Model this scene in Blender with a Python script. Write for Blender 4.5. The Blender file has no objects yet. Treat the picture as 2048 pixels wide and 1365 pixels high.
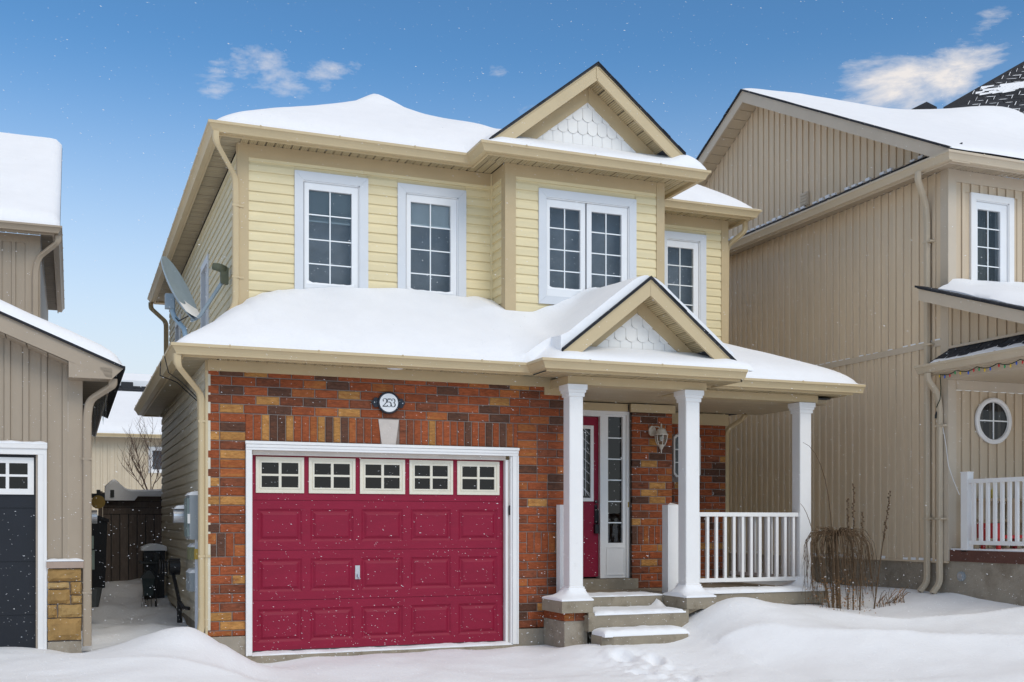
import bpy, math, random
import numpy as np
from mathutils import Vector, Matrix
from mathutils import noise as mnoise

random.seed(11)
SC = bpy.context.scene
COL = SC.collection

# ------------------------------------------------------------------ camera
cam_d = bpy.data.cameras.new('camera')
cam = bpy.data.objects.new('camera', cam_d)
COL.objects.link(cam)
cam.location = (-1.315, -11.819, 1.372)
cam.rotation_euler = (math.radians(90), 0, math.radians(-21.748))
cam_d.sensor_width = 36.0
cam_d.lens = 36.0 * 2211.0 / 2048.0
cam_d.shift_y = 362.5 / 2048.0
cam_d.clip_end = 2000
SC.camera = cam

# ------------------------------------------------------------------ sky and sun
SUN_AZ = math.radians(12)      # to the right of the facade's normal
SUN_EL = math.radians(42)
world = bpy.data.worlds.new('World')
SC.world = world
world.use_nodes = True
wn, wl = world.node_tree.nodes, world.node_tree.links
wn.clear()
w_out = wn.new('ShaderNodeOutputWorld')
w_bg = wn.new('ShaderNodeBackground')
w_sky = wn.new('ShaderNodeTexSky')
w_sky.sky_type = 'NISHITA'
w_sky.sun_disc = False
w_sky.sun_elevation = SUN_EL
w_sky.sun_rotation = math.pi - SUN_AZ
w_sky.altitude = 300
w_sky.air_density = 1.0
w_sky.dust_density = 0.6
w_sky.ozone_density = 3.0
w_bg.inputs['Strength'].default_value = 0.15
# thin scattered cloud near the horizon, closing to a pale veil higher up (light snow is falling)
w_tc = wn.new('ShaderNodeTexCoord')
w_map = wn.new('ShaderNodeMapping')
w_map.inputs['Scale'].default_value = (1.0, 1.0, 2.6)
w_map.inputs['Location'].default_value = (0.2, 1.3, 0.9)
w_n1 = wn.new('ShaderNodeTexNoise')
w_n1.inputs['Scale'].default_value = 9.0
w_n1.inputs['Detail'].default_value = 9
w_n1.inputs['Roughness'].default_value = 0.62
w_n1.inputs['Distortion'].default_value = 0.25
w_sep = wn.new('ShaderNodeSeparateXYZ')
w_veil = wn.new('ShaderNodeMapRange')
w_veil.interpolation_type = 'SMOOTHSTEP'
w_veil.inputs['From Min'].default_value = 0.43
w_veil.inputs['From Max'].default_value = 0.80
w_veil.inputs['To Min'].default_value = 0.0
w_veil.inputs['To Max'].default_value = 1.15
w_add = wn.new('ShaderNodeMath')
w_add.operation = 'ADD'
w_r1 = wn.new('ShaderNodeValToRGB')
w_r1.color_ramp.elements[0].position = 0.32
w_r1.color_ramp.elements[1].position = 1.0
w_r1.color_ramp.elements[1].color = (.80, .80, .80, 1)
w_mix = wn.new('ShaderNodeMixRGB')
w_mix.inputs['Color2'].default_value = (6.7, 6.1, 5.5, 1)
wl.new(w_tc.outputs['Generated'], w_map.inputs['Vector'])
wl.new(w_map.outputs['Vector'], w_n1.inputs['Vector'])
wl.new(w_tc.outputs['Generated'], w_sep.inputs[0])
wl.new(w_sep.outputs['Z'], w_veil.inputs['Value'])
# small fair-weather clouds scattered round the dome: (azimuth from the street axis, elevation, radius) in degrees
PUFFS = [(38.6, 19.9, 2.4, .95), (40.8, 20.3, 3.4, 1.1), (43.4, 20.6, 3.0, 1.1), (45.6, 22.8, 1.6, .7), (8.6, 22.4, 3.0, .46), (10.2, 21.4, 2.6, .42), (12.2, 21.9, 2.2, .50), (6.8, 20.2, 2.4, .40)]
_rn = random.Random(3)
for _ in range(22):
    PUFFS.append((_rn.uniform(60, 345), _rn.uniform(9, 40), _rn.uniform(2, 6), _rn.uniform(.5, .95)))
w_fl = wn.new('ShaderNodeVectorMath'); w_fl.operation = 'MULTIPLY'; w_fl.inputs[1].default_value = (1, 1, 1.9)
wl.new(w_tc.outputs['Generated'], w_fl.inputs[0])
_acc = w_veil.outputs['Result']
for _az, _el, _r, _g in PUFFS:
    _a, _e = math.radians(_az), math.radians(_el)
    _d = wn.new('ShaderNodeVectorMath'); _d.operation = 'DISTANCE'
    _d.inputs[1].default_value = (math.sin(_a) * math.cos(_e), math.cos(_a) * math.cos(_e), math.sin(_e) * 1.9)
    wl.new(w_fl.outputs[0], _d.inputs[0])
    _m = wn.new('ShaderNodeMapRange'); _m.interpolation_type = 'SMOOTHSTEP'
    _m.inputs['From Min'].default_value = math.radians(_r) * 1.5; _m.inputs['From Max'].default_value = 0
    _m.inputs['To Max'].default_value = _g
    wl.new(_d.outputs['Value'], _m.inputs['Value'])
    _x = wn.new('ShaderNodeMath'); _x.operation = 'MAXIMUM'
    wl.new(_acc, _x.inputs[0]); wl.new(_m.outputs['Result'], _x.inputs[1])
    _acc = _x.outputs[0]
w_ns = wn.new('ShaderNodeMath'); w_ns.operation = 'MULTIPLY_ADD'; w_ns.inputs[1].default_value = 3.4; w_ns.inputs[2].default_value = -1.92
wl.new(w_n1.outputs['Fac'], w_ns.inputs[0])
wl.new(w_ns.outputs[0], w_add.inputs[0])
wl.new(_acc, w_add.inputs[1])
wl.new(w_add.outputs[0], w_r1.inputs['Fac'])
wl.new(w_r1.outputs['Color'], w_mix.inputs['Fac'])
# deeper blue aloft, pale haze towards the horizon all round
w_k1 = wn.new('ShaderNodeMixRGB'); w_k1.blend_type = 'MULTIPLY'; w_k1.inputs['Fac'].default_value = 1; w_k1.inputs['Color2'].default_value = (.150, .150, .150, 1)
w_gm = wn.new('ShaderNodeGamma'); w_gm.inputs['Gamma'].default_value = 1.30
w_k2 = wn.new('ShaderNodeMixRGB'); w_k2.blend_type = 'MULTIPLY'; w_k2.inputs['Fac'].default_value = 1; w_k2.inputs['Color2'].default_value = (6.0, 7.9, 7.6, 1)
w_hz = wn.new('ShaderNodeMapRange'); w_hz.interpolation_type = 'SMOOTHSTEP'
w_hz.inputs['From Min'].default_value = 0.40; w_hz.inputs['From Max'].default_value = 0.06
w_hz.inputs['To Min'].default_value = 0.0; w_hz.inputs['To Max'].default_value = 0.95
w_hm = wn.new('ShaderNodeMixRGB'); w_hm.inputs['Color2'].default_value = (4.9, 5.1, 5.3, 1)
wl.new(w_sky.outputs['Color'], w_k1.inputs['Color1'])
wl.new(w_k1.outputs['Color'], w_gm.inputs['Color'])
wl.new(w_gm.outputs['Color'], w_k2.inputs['Color1'])
wl.new(w_k2.outputs['Color'], w_hm.inputs['Color1'])
wl.new(w_sep.outputs['Z'], w_hz.inputs['Value'])
wl.new(w_hz.outputs['Result'], w_hm.inputs['Fac'])
wl.new(w_hm.outputs['Color'], w_mix.inputs['Color1'])
wl.new(w_mix.outputs['Color'], w_bg.inputs['Color'])
wl.new(w_bg.outputs['Background'], w_out.inputs['Surface'])

sun_d = bpy.data.lights.new('sun', 'SUN')
sun_d.energy = 1.3
sun_d.angle = math.radians(28)
sun_d.color = (1.0, 0.91, 0.79)
sun = bpy.data.objects.new('sun', sun_d)
COL.objects.link(sun)
to_sun = Vector((math.sin(SUN_AZ) * math.cos(SUN_EL), -math.cos(SUN_AZ) * math.cos(SUN_EL), math.sin(SUN_EL)))
sun.rotation_euler = to_sun.to_track_quat('Z', 'Y').to_euler()

SC.view_settings.view_transform = 'Standard'
SC.view_settings.look = 'None'
SC.view_settings.exposure = 0.05
SC.view_settings.gamma = 1.0
SC.view_settings.use_curve_mapping = False


# ------------------------------------------------------------------ helpers
class MB:
    """collects faces; build() links them as one mesh object"""

    def __init__(s):
        s.v, s.f = [], []

    def add(s, vs, fs):
        n = len(s.v)
        s.v += [tuple(map(float, p)) for p in vs]
        s.f += [tuple(i + n for i in f) for f in fs]
        return s

    def box(s, x0, x1, y0, y1, z0, z1):
        if x0 > x1: x0, x1 = x1, x0
        if y0 > y1: y0, y1 = y1, y0
        if z0 > z1: z0, z1 = z1, z0
        return s.add([(x0, y0, z0), (x1, y0, z0), (x1, y1, z0), (x0, y1, z0), (x0, y0, z1), (x1, y0, z1), (x1, y1, z1), (x0, y1, z1)],
                     [(0, 3, 2, 1), (4, 5, 6, 7), (0, 1, 5, 4), (1, 2, 6, 5), (2, 3, 7, 6), (3, 0, 4, 7)])

    def ext(s, pts, d):
        """solid: polygon (list of 3D points) extruded by vector d"""
        n = len(pts)
        q = [tuple(p[i] + d[i] for i in range(3)) for p in pts]
        a = Vector((0, 0, 0))
        P = [Vector(p) for p in pts]
        for i in range(n):
            a += P[i].cross(P[(i + 1) % n])
        fl = a.dot(Vector(d)) > 0
        fs = [tuple(range(n)), tuple(range(2 * n - 1, n - 1, -1))] + [(i, i + n, (i + 1) % n + n, (i + 1) % n) for i in range(n)]
        if fl:
            fs = [tuple(reversed(f)) for f in fs]
        return s.add(list(pts) + q, fs)

    def tube(s, path, r, n=8, cap=True):
        """round tube along points; r a number or list"""
        P = [Vector(p) for p in path]
        m = len(P)
        rs = r if isinstance(r, (list, tuple)) else [r] * m
        vs, fs = [], []
        up = None
        for i in range(m):
            t = (P[min(i + 1, m - 1)] - P[max(i - 1, 0)]).normalized()
            if up is None:
                a = Vector((0, 0, 1)) if abs(t.z) < .9 else Vector((1, 0, 0))
                up = (a - t * a.dot(t)).normalized()
            else:
                up = (up - t * up.dot(t)).normalized()
            w = t.cross(up)
            for k in range(n):
                an = 2 * math.pi * k / n
                vs.append(P[i] + (up * math.cos(an) + w * math.sin(an)) * rs[i])
        for i in range(m - 1):
            for k in range(n):
                fs.append((i * n + k, i * n + (k + 1) % n, (i + 1) * n + (k + 1) % n, (i + 1) * n + k))
        if cap:
            fs += [tuple(reversed(range(n))), tuple(range((m - 1) * n, m * n))]
        return s.add(vs, fs)

    def rtube(s, path, side, w, d):
        """rectangular pipe: 'side' is a fixed horizontal vector giving the width axis"""
        P = [Vector(p) for p in path]
        S = Vector(side).normalized()
        m = len(P)
        vs, fs = [], []
        c = .18 * min(w, d)
        for i in range(m):
            t = (P[min(i + 1, m - 1)] - P[max(i - 1, 0)]).normalized()
            o = t.cross(S).normalized()
            for a, b in ((-w / 2 + c, -d / 2), (w / 2 - c, -d / 2), (w / 2, -d / 2 + c), (w / 2, d / 2 - c), (w / 2 - c, d / 2), (-w / 2 + c, d / 2), (-w / 2, d / 2 - c), (-w / 2, -d / 2 + c)):
                vs.append(P[i] + S * a + o * b)
        n = 8
        for i in range(m - 1):
            for k in range(n):
                fs.append((i * n + k, i * n + (k + 1) % n, (i + 1) * n + (k + 1) % n, (i + 1) * n + k))
        fs += [tuple(reversed(range(n))), tuple(range((m - 1) * n, m * n))]
        return s.add(vs, fs)

    def lathe(s, c, prof, n=16):
        """profile [(r, z)] about the vertical through c"""
        vs, fs = [], []
        for r, z in prof:
            for k in range(n):
                a = 2 * math.pi * k / n
                vs.append((c[0] + r * math.cos(a), c[1] + r * math.sin(a), c[2] + z))
        for i in range(len(prof) - 1):
            for k in range(n):
                fs.append((i * n + k, i * n + (k + 1) % n, (i + 1) * n + (k + 1) % n, (i + 1) * n + k))
        fs += [tuple(reversed(range(n))), tuple(range((len(prof) - 1) * n, len(prof) * n))]
        return s.add(vs, fs)

    def disc(s, c, axis, r, th, n=24, rx=1.0):
        """short cylinder along axis 'x' or 'y' from c"""
        vs, fs = [], []
        for j in (0, 1):
            for k in range(n):
                a = 2 * math.pi * k / n
                if axis == 'y':
                    vs.append((c[0] + r * rx * math.cos(a), c[1] + j * th, c[2] + r * math.sin(a)))
                else:
                    vs.append((c[0] + j * th, c[1] - r * rx * math.cos(a), c[2] + r * math.sin(a)))
        for k in range(n):
            fs.append((k, (k + 1) % n, n + (k + 1) % n, n + k))
        fs += [tuple(reversed(range(n))), tuple(range(n, 2 * n))]
        return s.add(vs, fs)

    def mesh(s, name, mt, smooth=False, ang=None):
        me = bpy.data.meshes.new(name)
        if s.v:
            A = np.array(s.v)
            c = (A.min(0) + A.max(0)) / 2
        else:
            c = np.zeros(3)
        me.from_pydata([tuple(np.array(p) - c) for p in s.v], [], s.f)
        me.materials.append(mt)
        if smooth:
            me.polygons.foreach_set('use_smooth', [True] * len(me.polygons))
            if ang is not None:
                me.set_sharp_from_angle(angle=math.radians(ang))
        me.update()
        return me, tuple(c)

    def build(s, name, mt, parent=None, smooth=False, ang=None):
        me, c = s.mesh(name, mt, smooth, ang)
        return put(name, me, c, parent)


def put(name, data, loc, parent=None):
    o = bpy.data.objects.new(name, data)
    COL.objects.link(o)
    o.location = loc
    if parent is not None:
        o.parent = parent
        o.matrix_parent_inverse = Matrix.Translation(-Vector(parent.location))
    return o


def empty(name, loc):
    o = put(name, None, loc)
    o.empty_display_size = .3
    return o


def tag(o, label=None, cat=None, group=None, kind=None):
    if label: o['label'] = label
    if cat: o['category'] = cat
    if group: o['group'] = group
    if kind: o['kind'] = kind
    return o


def B(name, mt, parent, *a):
    return MB().box(*a).build(name, mt, parent)


_cache = {}
def shared(key, fn, mt):
    """mesh data shared by alike pieces; fn() returns an MB centred on 0"""
    k = (key, mt.name)
    if k not in _cache:
        m = fn()
        me = bpy.data.meshes.new(str(key[0]))
        me.from_pydata(m.v, [], m.f)
        me.materials.append(mt)
        me.update()
        _cache[k] = me
    return _cache[k]


# ------------------------------------------------------------------ materials
def pm(name, col, rough=.6, var=.06, ns=5.0, bump=.0, bs=60.0, spec=.4, ov=.0, sc=(1, 1, 1), dirt=None, metal=0.0, detail=5):
    """Principled material: colour * noise * per-object variation, optional dirt colour and fine relief"""
    m = bpy.data.materials.new(name)
    m.use_nodes = True
    n, l = m.node_tree.nodes, m.node_tree.links
    p = n['Principled BSDF']
    p.inputs['Roughness'].default_value = rough
    p.inputs['Specular IOR Level'].default_value = spec
    p.inputs['Metallic'].default_value = metal
    tc = n.new('ShaderNodeTexCoord')
    mp = n.new('ShaderNodeMapping')
    mp.inputs['Scale'].default_value = sc
    g = n.new('ShaderNodeNewGeometry')
    l.new(g.outputs['Position'], mp.inputs['Vector'])
    no = n.new('ShaderNodeTexNoise')
    no.inputs['Scale'].default_value = ns
    no.inputs['Detail'].default_value = detail
    no.inputs['Roughness'].default_value = .62
    l.new(mp.outputs['Vector'], no.inputs['Vector'])
    mr = n.new('ShaderNodeMapRange')
    mr.inputs['From Min'].default_value = .25
    mr.inputs['From Max'].default_value = .75
    mr.inputs['To Min'].default_value = 1 - var
    mr.inputs['To Max'].default_value = 1 + var
    l.new(no.outputs['Fac'], mr.inputs['Value'])
    val = mr.outputs['Result']
    if ov:
        oi = n.new('ShaderNodeObjectInfo')
        m2 = n.new('ShaderNodeMapRange')
        m2.inputs['To Min'].default_value = 1 - ov
        m2.inputs['To Max'].default_value = 1 + ov
        l.new(oi.outputs['Random'], m2.inputs['Value'])
        mu = n.new('ShaderNodeMath')
        mu.operation = 'MULTIPLY'
        l.new(val, mu.inputs[0])
        l.new(m2.outputs['Result'], mu.inputs[1])
        val = mu.outputs[0]
    mx = n.new('ShaderNodeMixRGB')
    mx.blend_type = 'MULTIPLY'
    mx.inputs['Fac'].default_value = 1
    mx.inputs['Color1'].default_value = (*col, 1)
    l.new(val, mx.inputs['Color2'])
    out = mx.outputs['Color']
    if dirt:
        dn = n.new('ShaderNodeTexNoise')
        dn.inputs['Scale'].default_value = dirt[1]
        dn.inputs['Detail'].default_value = 8
        dn.inputs['Roughness'].default_value = .7
        l.new(mp.outputs['Vector'], dn.inputs['Vector'])
        cr = n.new('ShaderNodeValToRGB')
        cr.color_ramp.elements[0].position = dirt[2]
        cr.color_ramp.elements[1].position = dirt[3]
        l.new(dn.outputs['Fac'], cr.inputs['Fac'])
        m3 = n.new('ShaderNodeMixRGB')
        l.new(cr.outputs['Color'], m3.inputs['Fac'])
        l.new(out, m3.inputs['Color1'])
        m3.inputs['Color2'].default_value = (*dirt[0], 1)
        out = m3.outputs['Color']
    l.new(out, p.inputs['Base Color'])
    if bump:
        bn = n.new('ShaderNodeTexNoise')
        bn.inputs['Scale'].default_value = bs
        bn.inputs['Detail'].default_value = 6
        l.new(mp.outputs['Vector'], bn.inputs['Vector'])
        bu = n.new('ShaderNodeBump')
        bu.inputs['Strength'].default_value = bump
        bu.inputs['Distance'].default_value = .01
        l.new(bn.outputs['Fac'], bu.inputs['Height'])
        l.new(bu.outputs['Normal'], p.inputs['Normal'])
    return m


def stripes(m, axis, period, dark, duty=.35):
    """multiply fine printed/perforated lines (vent slots) into a pm() material"""
    n, l = m.node_tree.nodes, m.node_tree.links
    p = n['Principled BSDF']
    src = p.inputs['Base Color'].links[0].from_socket
    g = n.new('ShaderNodeNewGeometry')
    sp = n.new('ShaderNodeSeparateXYZ')
    l.new(g.outputs['Position'], sp.inputs[0])
    a = n.new('ShaderNodeMath'); a.operation = 'DIVIDE'; a.inputs[1].default_value = period
    l.new(sp.outputs[axis], a.inputs[0])
    b = n.new('ShaderNodeMath'); b.operation = 'FRACT'
    l.new(a.outputs[0], b.inputs[0])
    c = n.new('ShaderNodeMath'); c.operation = 'LESS_THAN'; c.inputs[1].default_value = duty
    l.new(b.outputs[0], c.inputs[0])
    x = n.new('ShaderNodeMixRGB'); x.blend_type = 'MULTIPLY'
    x.inputs['Color2'].default_value = (dark, dark, dark, 1)
    l.new(c.outputs[0], x.inputs['Fac'])
    l.new(src, x.inputs['Color1'])
    l.new(x.outputs['Color'], p.inputs['Base Color'])
    return m


def glass_mat(name, tint, refl=.12, rough=.02):
    m = bpy.data.materials.new(name)
    m.use_nodes = True
    n, l = m.node_tree.nodes, m.node_tree.links
    n.clear()
    o = n.new('ShaderNodeOutputMaterial')
    t = n.new('ShaderNodeBsdfTransparent'); t.inputs['Color'].default_value = (*tint, 1)
    g = n.new('ShaderNodeBsdfGlossy'); g.inputs['Roughness'].default_value = rough
    fr = n.new('ShaderNodeLayerWeight'); fr.inputs['Blend'].default_value = .5
    pw = n.new('ShaderNodeMath'); pw.operation = 'POWER'; pw.inputs[1].default_value = 5.0
    ad = n.new('ShaderNodeMath'); ad.operation = 'MULTIPLY_ADD'; ad.inputs[1].default_value = .9; ad.inputs[2].default_value = refl
    l.new(fr.outputs['Facing'], pw.inputs[0]); l.new(pw.outputs[0], ad.inputs[0])
    mx = n.new('ShaderNodeMixShader')
    no = n.new('ShaderNodeTexNoise'); no.inputs['Scale'].default_value = 3.0
    bu = n.new('ShaderNodeBump'); bu.inputs['Strength'].default_value = .05; bu.inputs['Distance'].default_value = .02
    l.new(no.outputs['Fac'], bu.inputs['Height']); l.new(bu.outputs['Normal'], g.inputs['Normal'])
    l.new(ad.outputs[0], mx.inputs['Fac'])
    l.new(t.outputs[0], mx.inputs[1]); l.new(g.outputs[0], mx.inputs[2])
    l.new(mx.outputs[0], o.inputs['Surface'])
    return m


YEL = pm('yellow_vinyl', (.74, .625, .375), .5, .07, 3, .05, 90, ov=.035, sc=(.6, .6, 3))
TAN = pm('tan_aluminium', (.56, .44, .26), .45, .05, 2.5, .02, 50)
TANF = pm('tan_frieze', (.52, .40, .23), .55, .06, 3, .03, 60)
TAND = stripes(pm('tan_soffit', (.48, .38, .22), .55, .06, 4, ov=.06), 0, .021, .55)
TANDY = stripes(pm('tan_soffit_side', (.44, .36, .23), .55, .06, 4, ov=.06), 1, .03, .62)
TANP = pm('tan_porch_ceiling', (.50, .40, .26), .5, .06, 4, ov=.05)
WHT = pm('white_paint', (.80, .785, .765), .45, .03, 4, .03, 70, dirt=((.55, .50, .42), 9, .68, .84))
WHTC = pm('white_vinyl', (.81, .79, .765), .4, .03, 3, dirt=((.66, .63, .58), 5, .62, .85))
WINT = pm('window_casing', (.65, .665, .685), .4, .03, 3)
SASH = pm('window_sash', (.80, .80, .80), .35, .02, 4, dirt=((.52, .46, .38), 14, .70, .86))
MUN = pm('window_grille', (.85, .87, .87), .3, .02, 4)
MAR = pm('maroon_paint', (.245, .008, .033), .5, .09, 5, .16, 70, spec=.25, sc=(.5, 1, 2.2), dirt=((.36, .14, .18), 26, .64, .86))
MORT = pm('mortar', (.25, .205, .18), .95, .15, 14, .5, 90, spec=.1)
BR_COL = {'r': (.305, .082, .033), 'o': (.33, .102, .036), 'b': (.215, .070, .036), 'd': (.105, .052, .035), 'y': (.44, .215, .068)}
BRD = {'r': (.20, .058, .028), 'o': (.42, .17, .05), 'b': (.10, .042, .026), 'd': (.15, .062, .036), 'y': (.30, .12, .04)}
BR = {k: pm('brick_' + k, c, .9, .38, 34, .9, 60, spec=.12, ov=.15, sc=(.5, .5, 1.5), dirt=(BRD[k], 11, .50, .66), detail=9) for k, c in BR_COL.items()}
CONC = pm('concrete', (.30, .255, .19), .9, .16, 5, .35, 45, spec=.15, dirt=((.19, .15, .10), 3.5, .54, .72))
CONC2 = pm('foundation', (.33, .285, .225), .92, .16, 3, .4, 40, spec=.12, dirt=((.21, .17, .125), 2.2, .5, .72))
STON = pm('limestone', (.56, .50, .45), .85, .08, 9, .2, 60, spec=.2)
SHIN = pm('black_shingle', (.040, .041, .046), .9, .35, 40, .8, 120, spec=.2, ov=.25)
SNOW = pm('snow', (.88, .88, .885), .65, .025, 3.0, .45, 26, spec=.25)
SCAL = pm('white_scallop', (.80, .785, .755), .5, .02, 5, ov=.015)
DARK = pm('dark_room', (.055, .057, .065), .9, .1, 3)
SCRN = pm('insect_screen', (.27, .27, .28), .9, .25, 4)
BLND = pm('window_blind', (.42, .46, .46), .7, .05, 6)
BLNW = pm('pale_blind', (.85, .88, .87), .7, .05, 6)
SASH2 = pm('cream_frame', (.72, .67, .55), .5, .05, 6, dirt=((.45, .36, .22), 16, .62, .8))
GLS = glass_mat('window_glass', (.80, .83, .85), .035)
GLSD = glass_mat('dark_glass', (.25, .27, .30), .05)
BLK = pm('black_metal', (.012, .012, .014), .45, .1, 8)
GREY = pm('grey_metal', (.30, .33, .35), .5, .08, 8)
GREYD = pm('dark_grey_plastic', (.05, .055, .055), .6, .1, 8)
STEEL = pm('galvanised', (.55, .56, .58), .3, .06, 10, metal=.6)
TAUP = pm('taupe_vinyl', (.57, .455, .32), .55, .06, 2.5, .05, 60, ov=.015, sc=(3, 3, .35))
TAUPS = pm('taupe_vinyl_side_brightened', (.68, .545, .385), .55, .07, 2.5, .05, 60, ov=.015, sc=(3, 3, .35))  # same siding as the front, colour lightened to lift the shaded side
TAUT = pm('taupe_trim', (.56, .47, .36), .5, .05, 3)
TAUG = pm('taupe_gutter', (.55, .455, .33), .45, .05, 3)
LEFT = pm('grey_taupe_vinyl', (.36, .29, .215), .55, .05, 2.5, .05, 60, ov=.04, sc=(3, 3, .35))
LEFTT = pm('grey_taupe_trim', (.38, .305, .225), .5, .05, 3)
'''END1'''

# ------------------------------------------------------------------ building pieces used by all houses
GPROF = [(0, 0), (0, -.105), (.066, -.105), (.072, -.088), (.086, -.062), (.106, -.034), (.12, -.029), (.12, 0)]


def gutter(parent, pts, z, mt, name='gutter'):
    """K-shaped eavestrough along a plan polyline (outside on the right hand)"""
    P = [Vector((x, y)) for x, y in pts]
    vs, fs = [], []
    k = len(GPROF)
    N = []
    for i in range(len(P) - 1):
        d = (P[i + 1] - P[i]).normalized()
        N.append(Vector((d.y, -d.x)))
    for i, p in enumerate(P):
        a, b = N[max(i - 1, 0)], N[min(i, len(N) - 1)]
        m = (a + b) / (1 + a.dot(b))
        for o, h in GPROF:
            q = p + m * o
            vs.append((q.x, q.y, z + h))
    for i in range(len(P) - 1):
        for j in range(k):
            fs.append((i * k + j, i * k + (j + 1) % k, (i + 1) * k + (j + 1) % k, (i + 1) * k + j))
    fs += [tuple(reversed(range(k))), tuple(range((len(P) - 1) * k, len(P) * k))]
    g = MB().add(vs, fs).build(name, mt, parent)
    # hanger clips on the lip
    for i in range(len(P) - 1):
        L = (P[i + 1] - P[i]).length
        d = (P[i + 1] - P[i]).normalized()
        for j in range(int(L / .9)):
            c = P[i] + d * (.45 + .9 * j) + N[i] * .118
            MB().box(c.x - .008, c.x + .008, c.y - .008, c.y + .008, z - .012, z + .006).build('hanger_clip', mt, g)
    return g


def cells(a0, a1, z0, z1, holes):
    """rectangles that tile a0..a1 x z0..z1 less the holes"""
    A = sorted({a0, a1, *[min(max(h[i], a0), a1) for h in holes for i in (0, 1)]})
    out = []
    for i in range(len(A) - 1):
        m = (A[i] + A[i + 1]) / 2
        hs = sorted((h[2], h[3]) for h in holes if h[0] < m < h[1])
        z = z0
        for h0, h1 in hs:
            if h0 > z: out.append((A[i], A[i + 1], z, min(h0, z1)))
            z = max(z, h1)
        if z < z1: out.append((A[i], A[i + 1], z, z1))
    return out


def spans(a0, a1, z0, z1, holes):
    """free intervals of one course"""
    iv = [(a0, a1)]
    for h in holes:
        if h[2] < z1 - .02 and h[3] > z0 + .02:
            nv = []
            for s, e in iv:
                if h[1] <= s or h[0] >= e:
                    nv.append((s, e)); continue
                if h[0] > s: nv.append((s, h[0]))
                if h[1] < e: nv.append((h[1], e))
            iv = nv
    return [(s, e) for s, e in iv if e - s > .015]


def lap_wall(parent, axis, c, out, a0, a1, z0, z1, mt, holes=(), E=.1143, zref=None, thick=.03):
    """lap siding: backing wall part with one plank per course and gap; axis is the wall's long axis"""
    m = MB()
    for (s, e, b, t) in cells(a0, a1, z0, z1, holes):
        if axis == 'x': m.box(s, e, c, c - out * thick, b, t)
        else: m.box(c, c - out * thick, s, e, b, t)
    w = m.build('siding_wall', mt, parent)
    z = z0 if zref is None else zref
    while z < z1 - .01:
        zt = min(z + E, z1)
        if zt > z0:
            zb = max(z, z0)
            cut = []
            for s, e in spans(a0, a1, zb, zt, holes):
                while e - s > 2.4:
                    c_ = s + random.uniform(.8, 2.2)
                    cut.append((s, c_ - .0015)); s = c_
                cut.append((s, e))
            for s, e in cut:
                j = random.uniform(-.0015, .0015)
                pr = [(.001, zt), (.001, zb), (.017 + j, zb), (.017 + j, zb + .006), (.0155 + j, zb + .07), (.004, zt - .012), (.003, zt)]
                if axis == 'x': pts = [(s, c + out * o, h) for o, h in pr]; d = (e - s, 0, 0)
                else: pts = [(c + out * o, s, h) for o, h in pr]; d = (0, e - s, 0)
                MB().ext(pts, d).build('siding_plank', mt, w)
        z += E
    return w


def batten_wall(parent, axis, c, out, a0, a1, zb, zt, mt, pitch=.15, batten=.048, holes=(), thick=.03, name='siding_wall'):
    """vertical vinyl: each board (flat + raised batten) is a part; zt may be a function of position"""
    ft = zt if callable(zt) else (lambda a: zt)
    fb = zb if callable(zb) else (lambda a: zb)
    m = MB()
    n = max(1, int(round((a1 - a0) / pitch)))
    st = (a1 - a0) / n

    def pt(a, o, z):
        return (a, c + out * o, z) if axis == 'x' else (c + out * o, a, z)
    S = 24 if (callable(zt) or callable(zb)) else 1
    if holes:
        for (s, e, b, t) in cells(a0, a1, fb(a0), ft(a0), holes):
            if axis == 'x': m.box(s, e, c, c - out * thick, b, t)
            else: m.box(c, c - out * thick, s, e, b, t)
    else:
        for i in range(S):
            p, q = a0 + (a1 - a0) * i / S, a0 + (a1 - a0) * (i + 1) / S
            d = (0, -out * thick, 0) if axis == 'x' else (-out * thick, 0, 0)
            if ft(p) > fb(p) + .001 or ft(q) > fb(q) + .001:
                m.ext([pt(p, 0, fb(p)), pt(q, 0, fb(q)), pt(q, 0, max(ft(q), fb(q) + .001)), pt(p, 0, max(ft(p), fb(p) + .001))], d)
    w = m.build(name, mt, parent)
    for i in range(n):
        s, e = a0 + st * i, a0 + st * (i + 1)
        ivs = [None]
        if holes:
            ivs = []
            cur = fb(s)
            for h in sorted([h for h in holes if h[0] < e - .01 and h[1] > s + .01], key=lambda h: h[2]):
                if h[2] > cur: ivs.append((cur, h[2]))
                cur = max(cur, h[3])
            if cur < ft(s): ivs.append((cur, ft(s)))
        for iv in ivs:
            B_ = MB()
            for (p, q, o) in ((s + .006, e - batten - .006, .010), (e - batten, e, .028)):
                lo = [fb(p), fb(q)] if iv is None else [iv[0]] * 2
                hi = [ft(p), ft(q)] if iv is None else [iv[1]] * 2
                if hi[0] - lo[0] < .012 and hi[1] - lo[1] < .012: continue
                hi = [max(hi[k], lo[k] + .003) for k in (0, 1)]
                d = (0, out * o - out * .001, 0) if axis == 'x' else (out * o - out * .001, 0, 0)
                B_.ext([pt(p, .001, lo[0]), pt(q, .001, lo[1]), pt(q, .001, hi[1]), pt(p, .001, hi[0])], d)
            if B_.v: B_.build('siding_board', mt, w)
    return w


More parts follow.
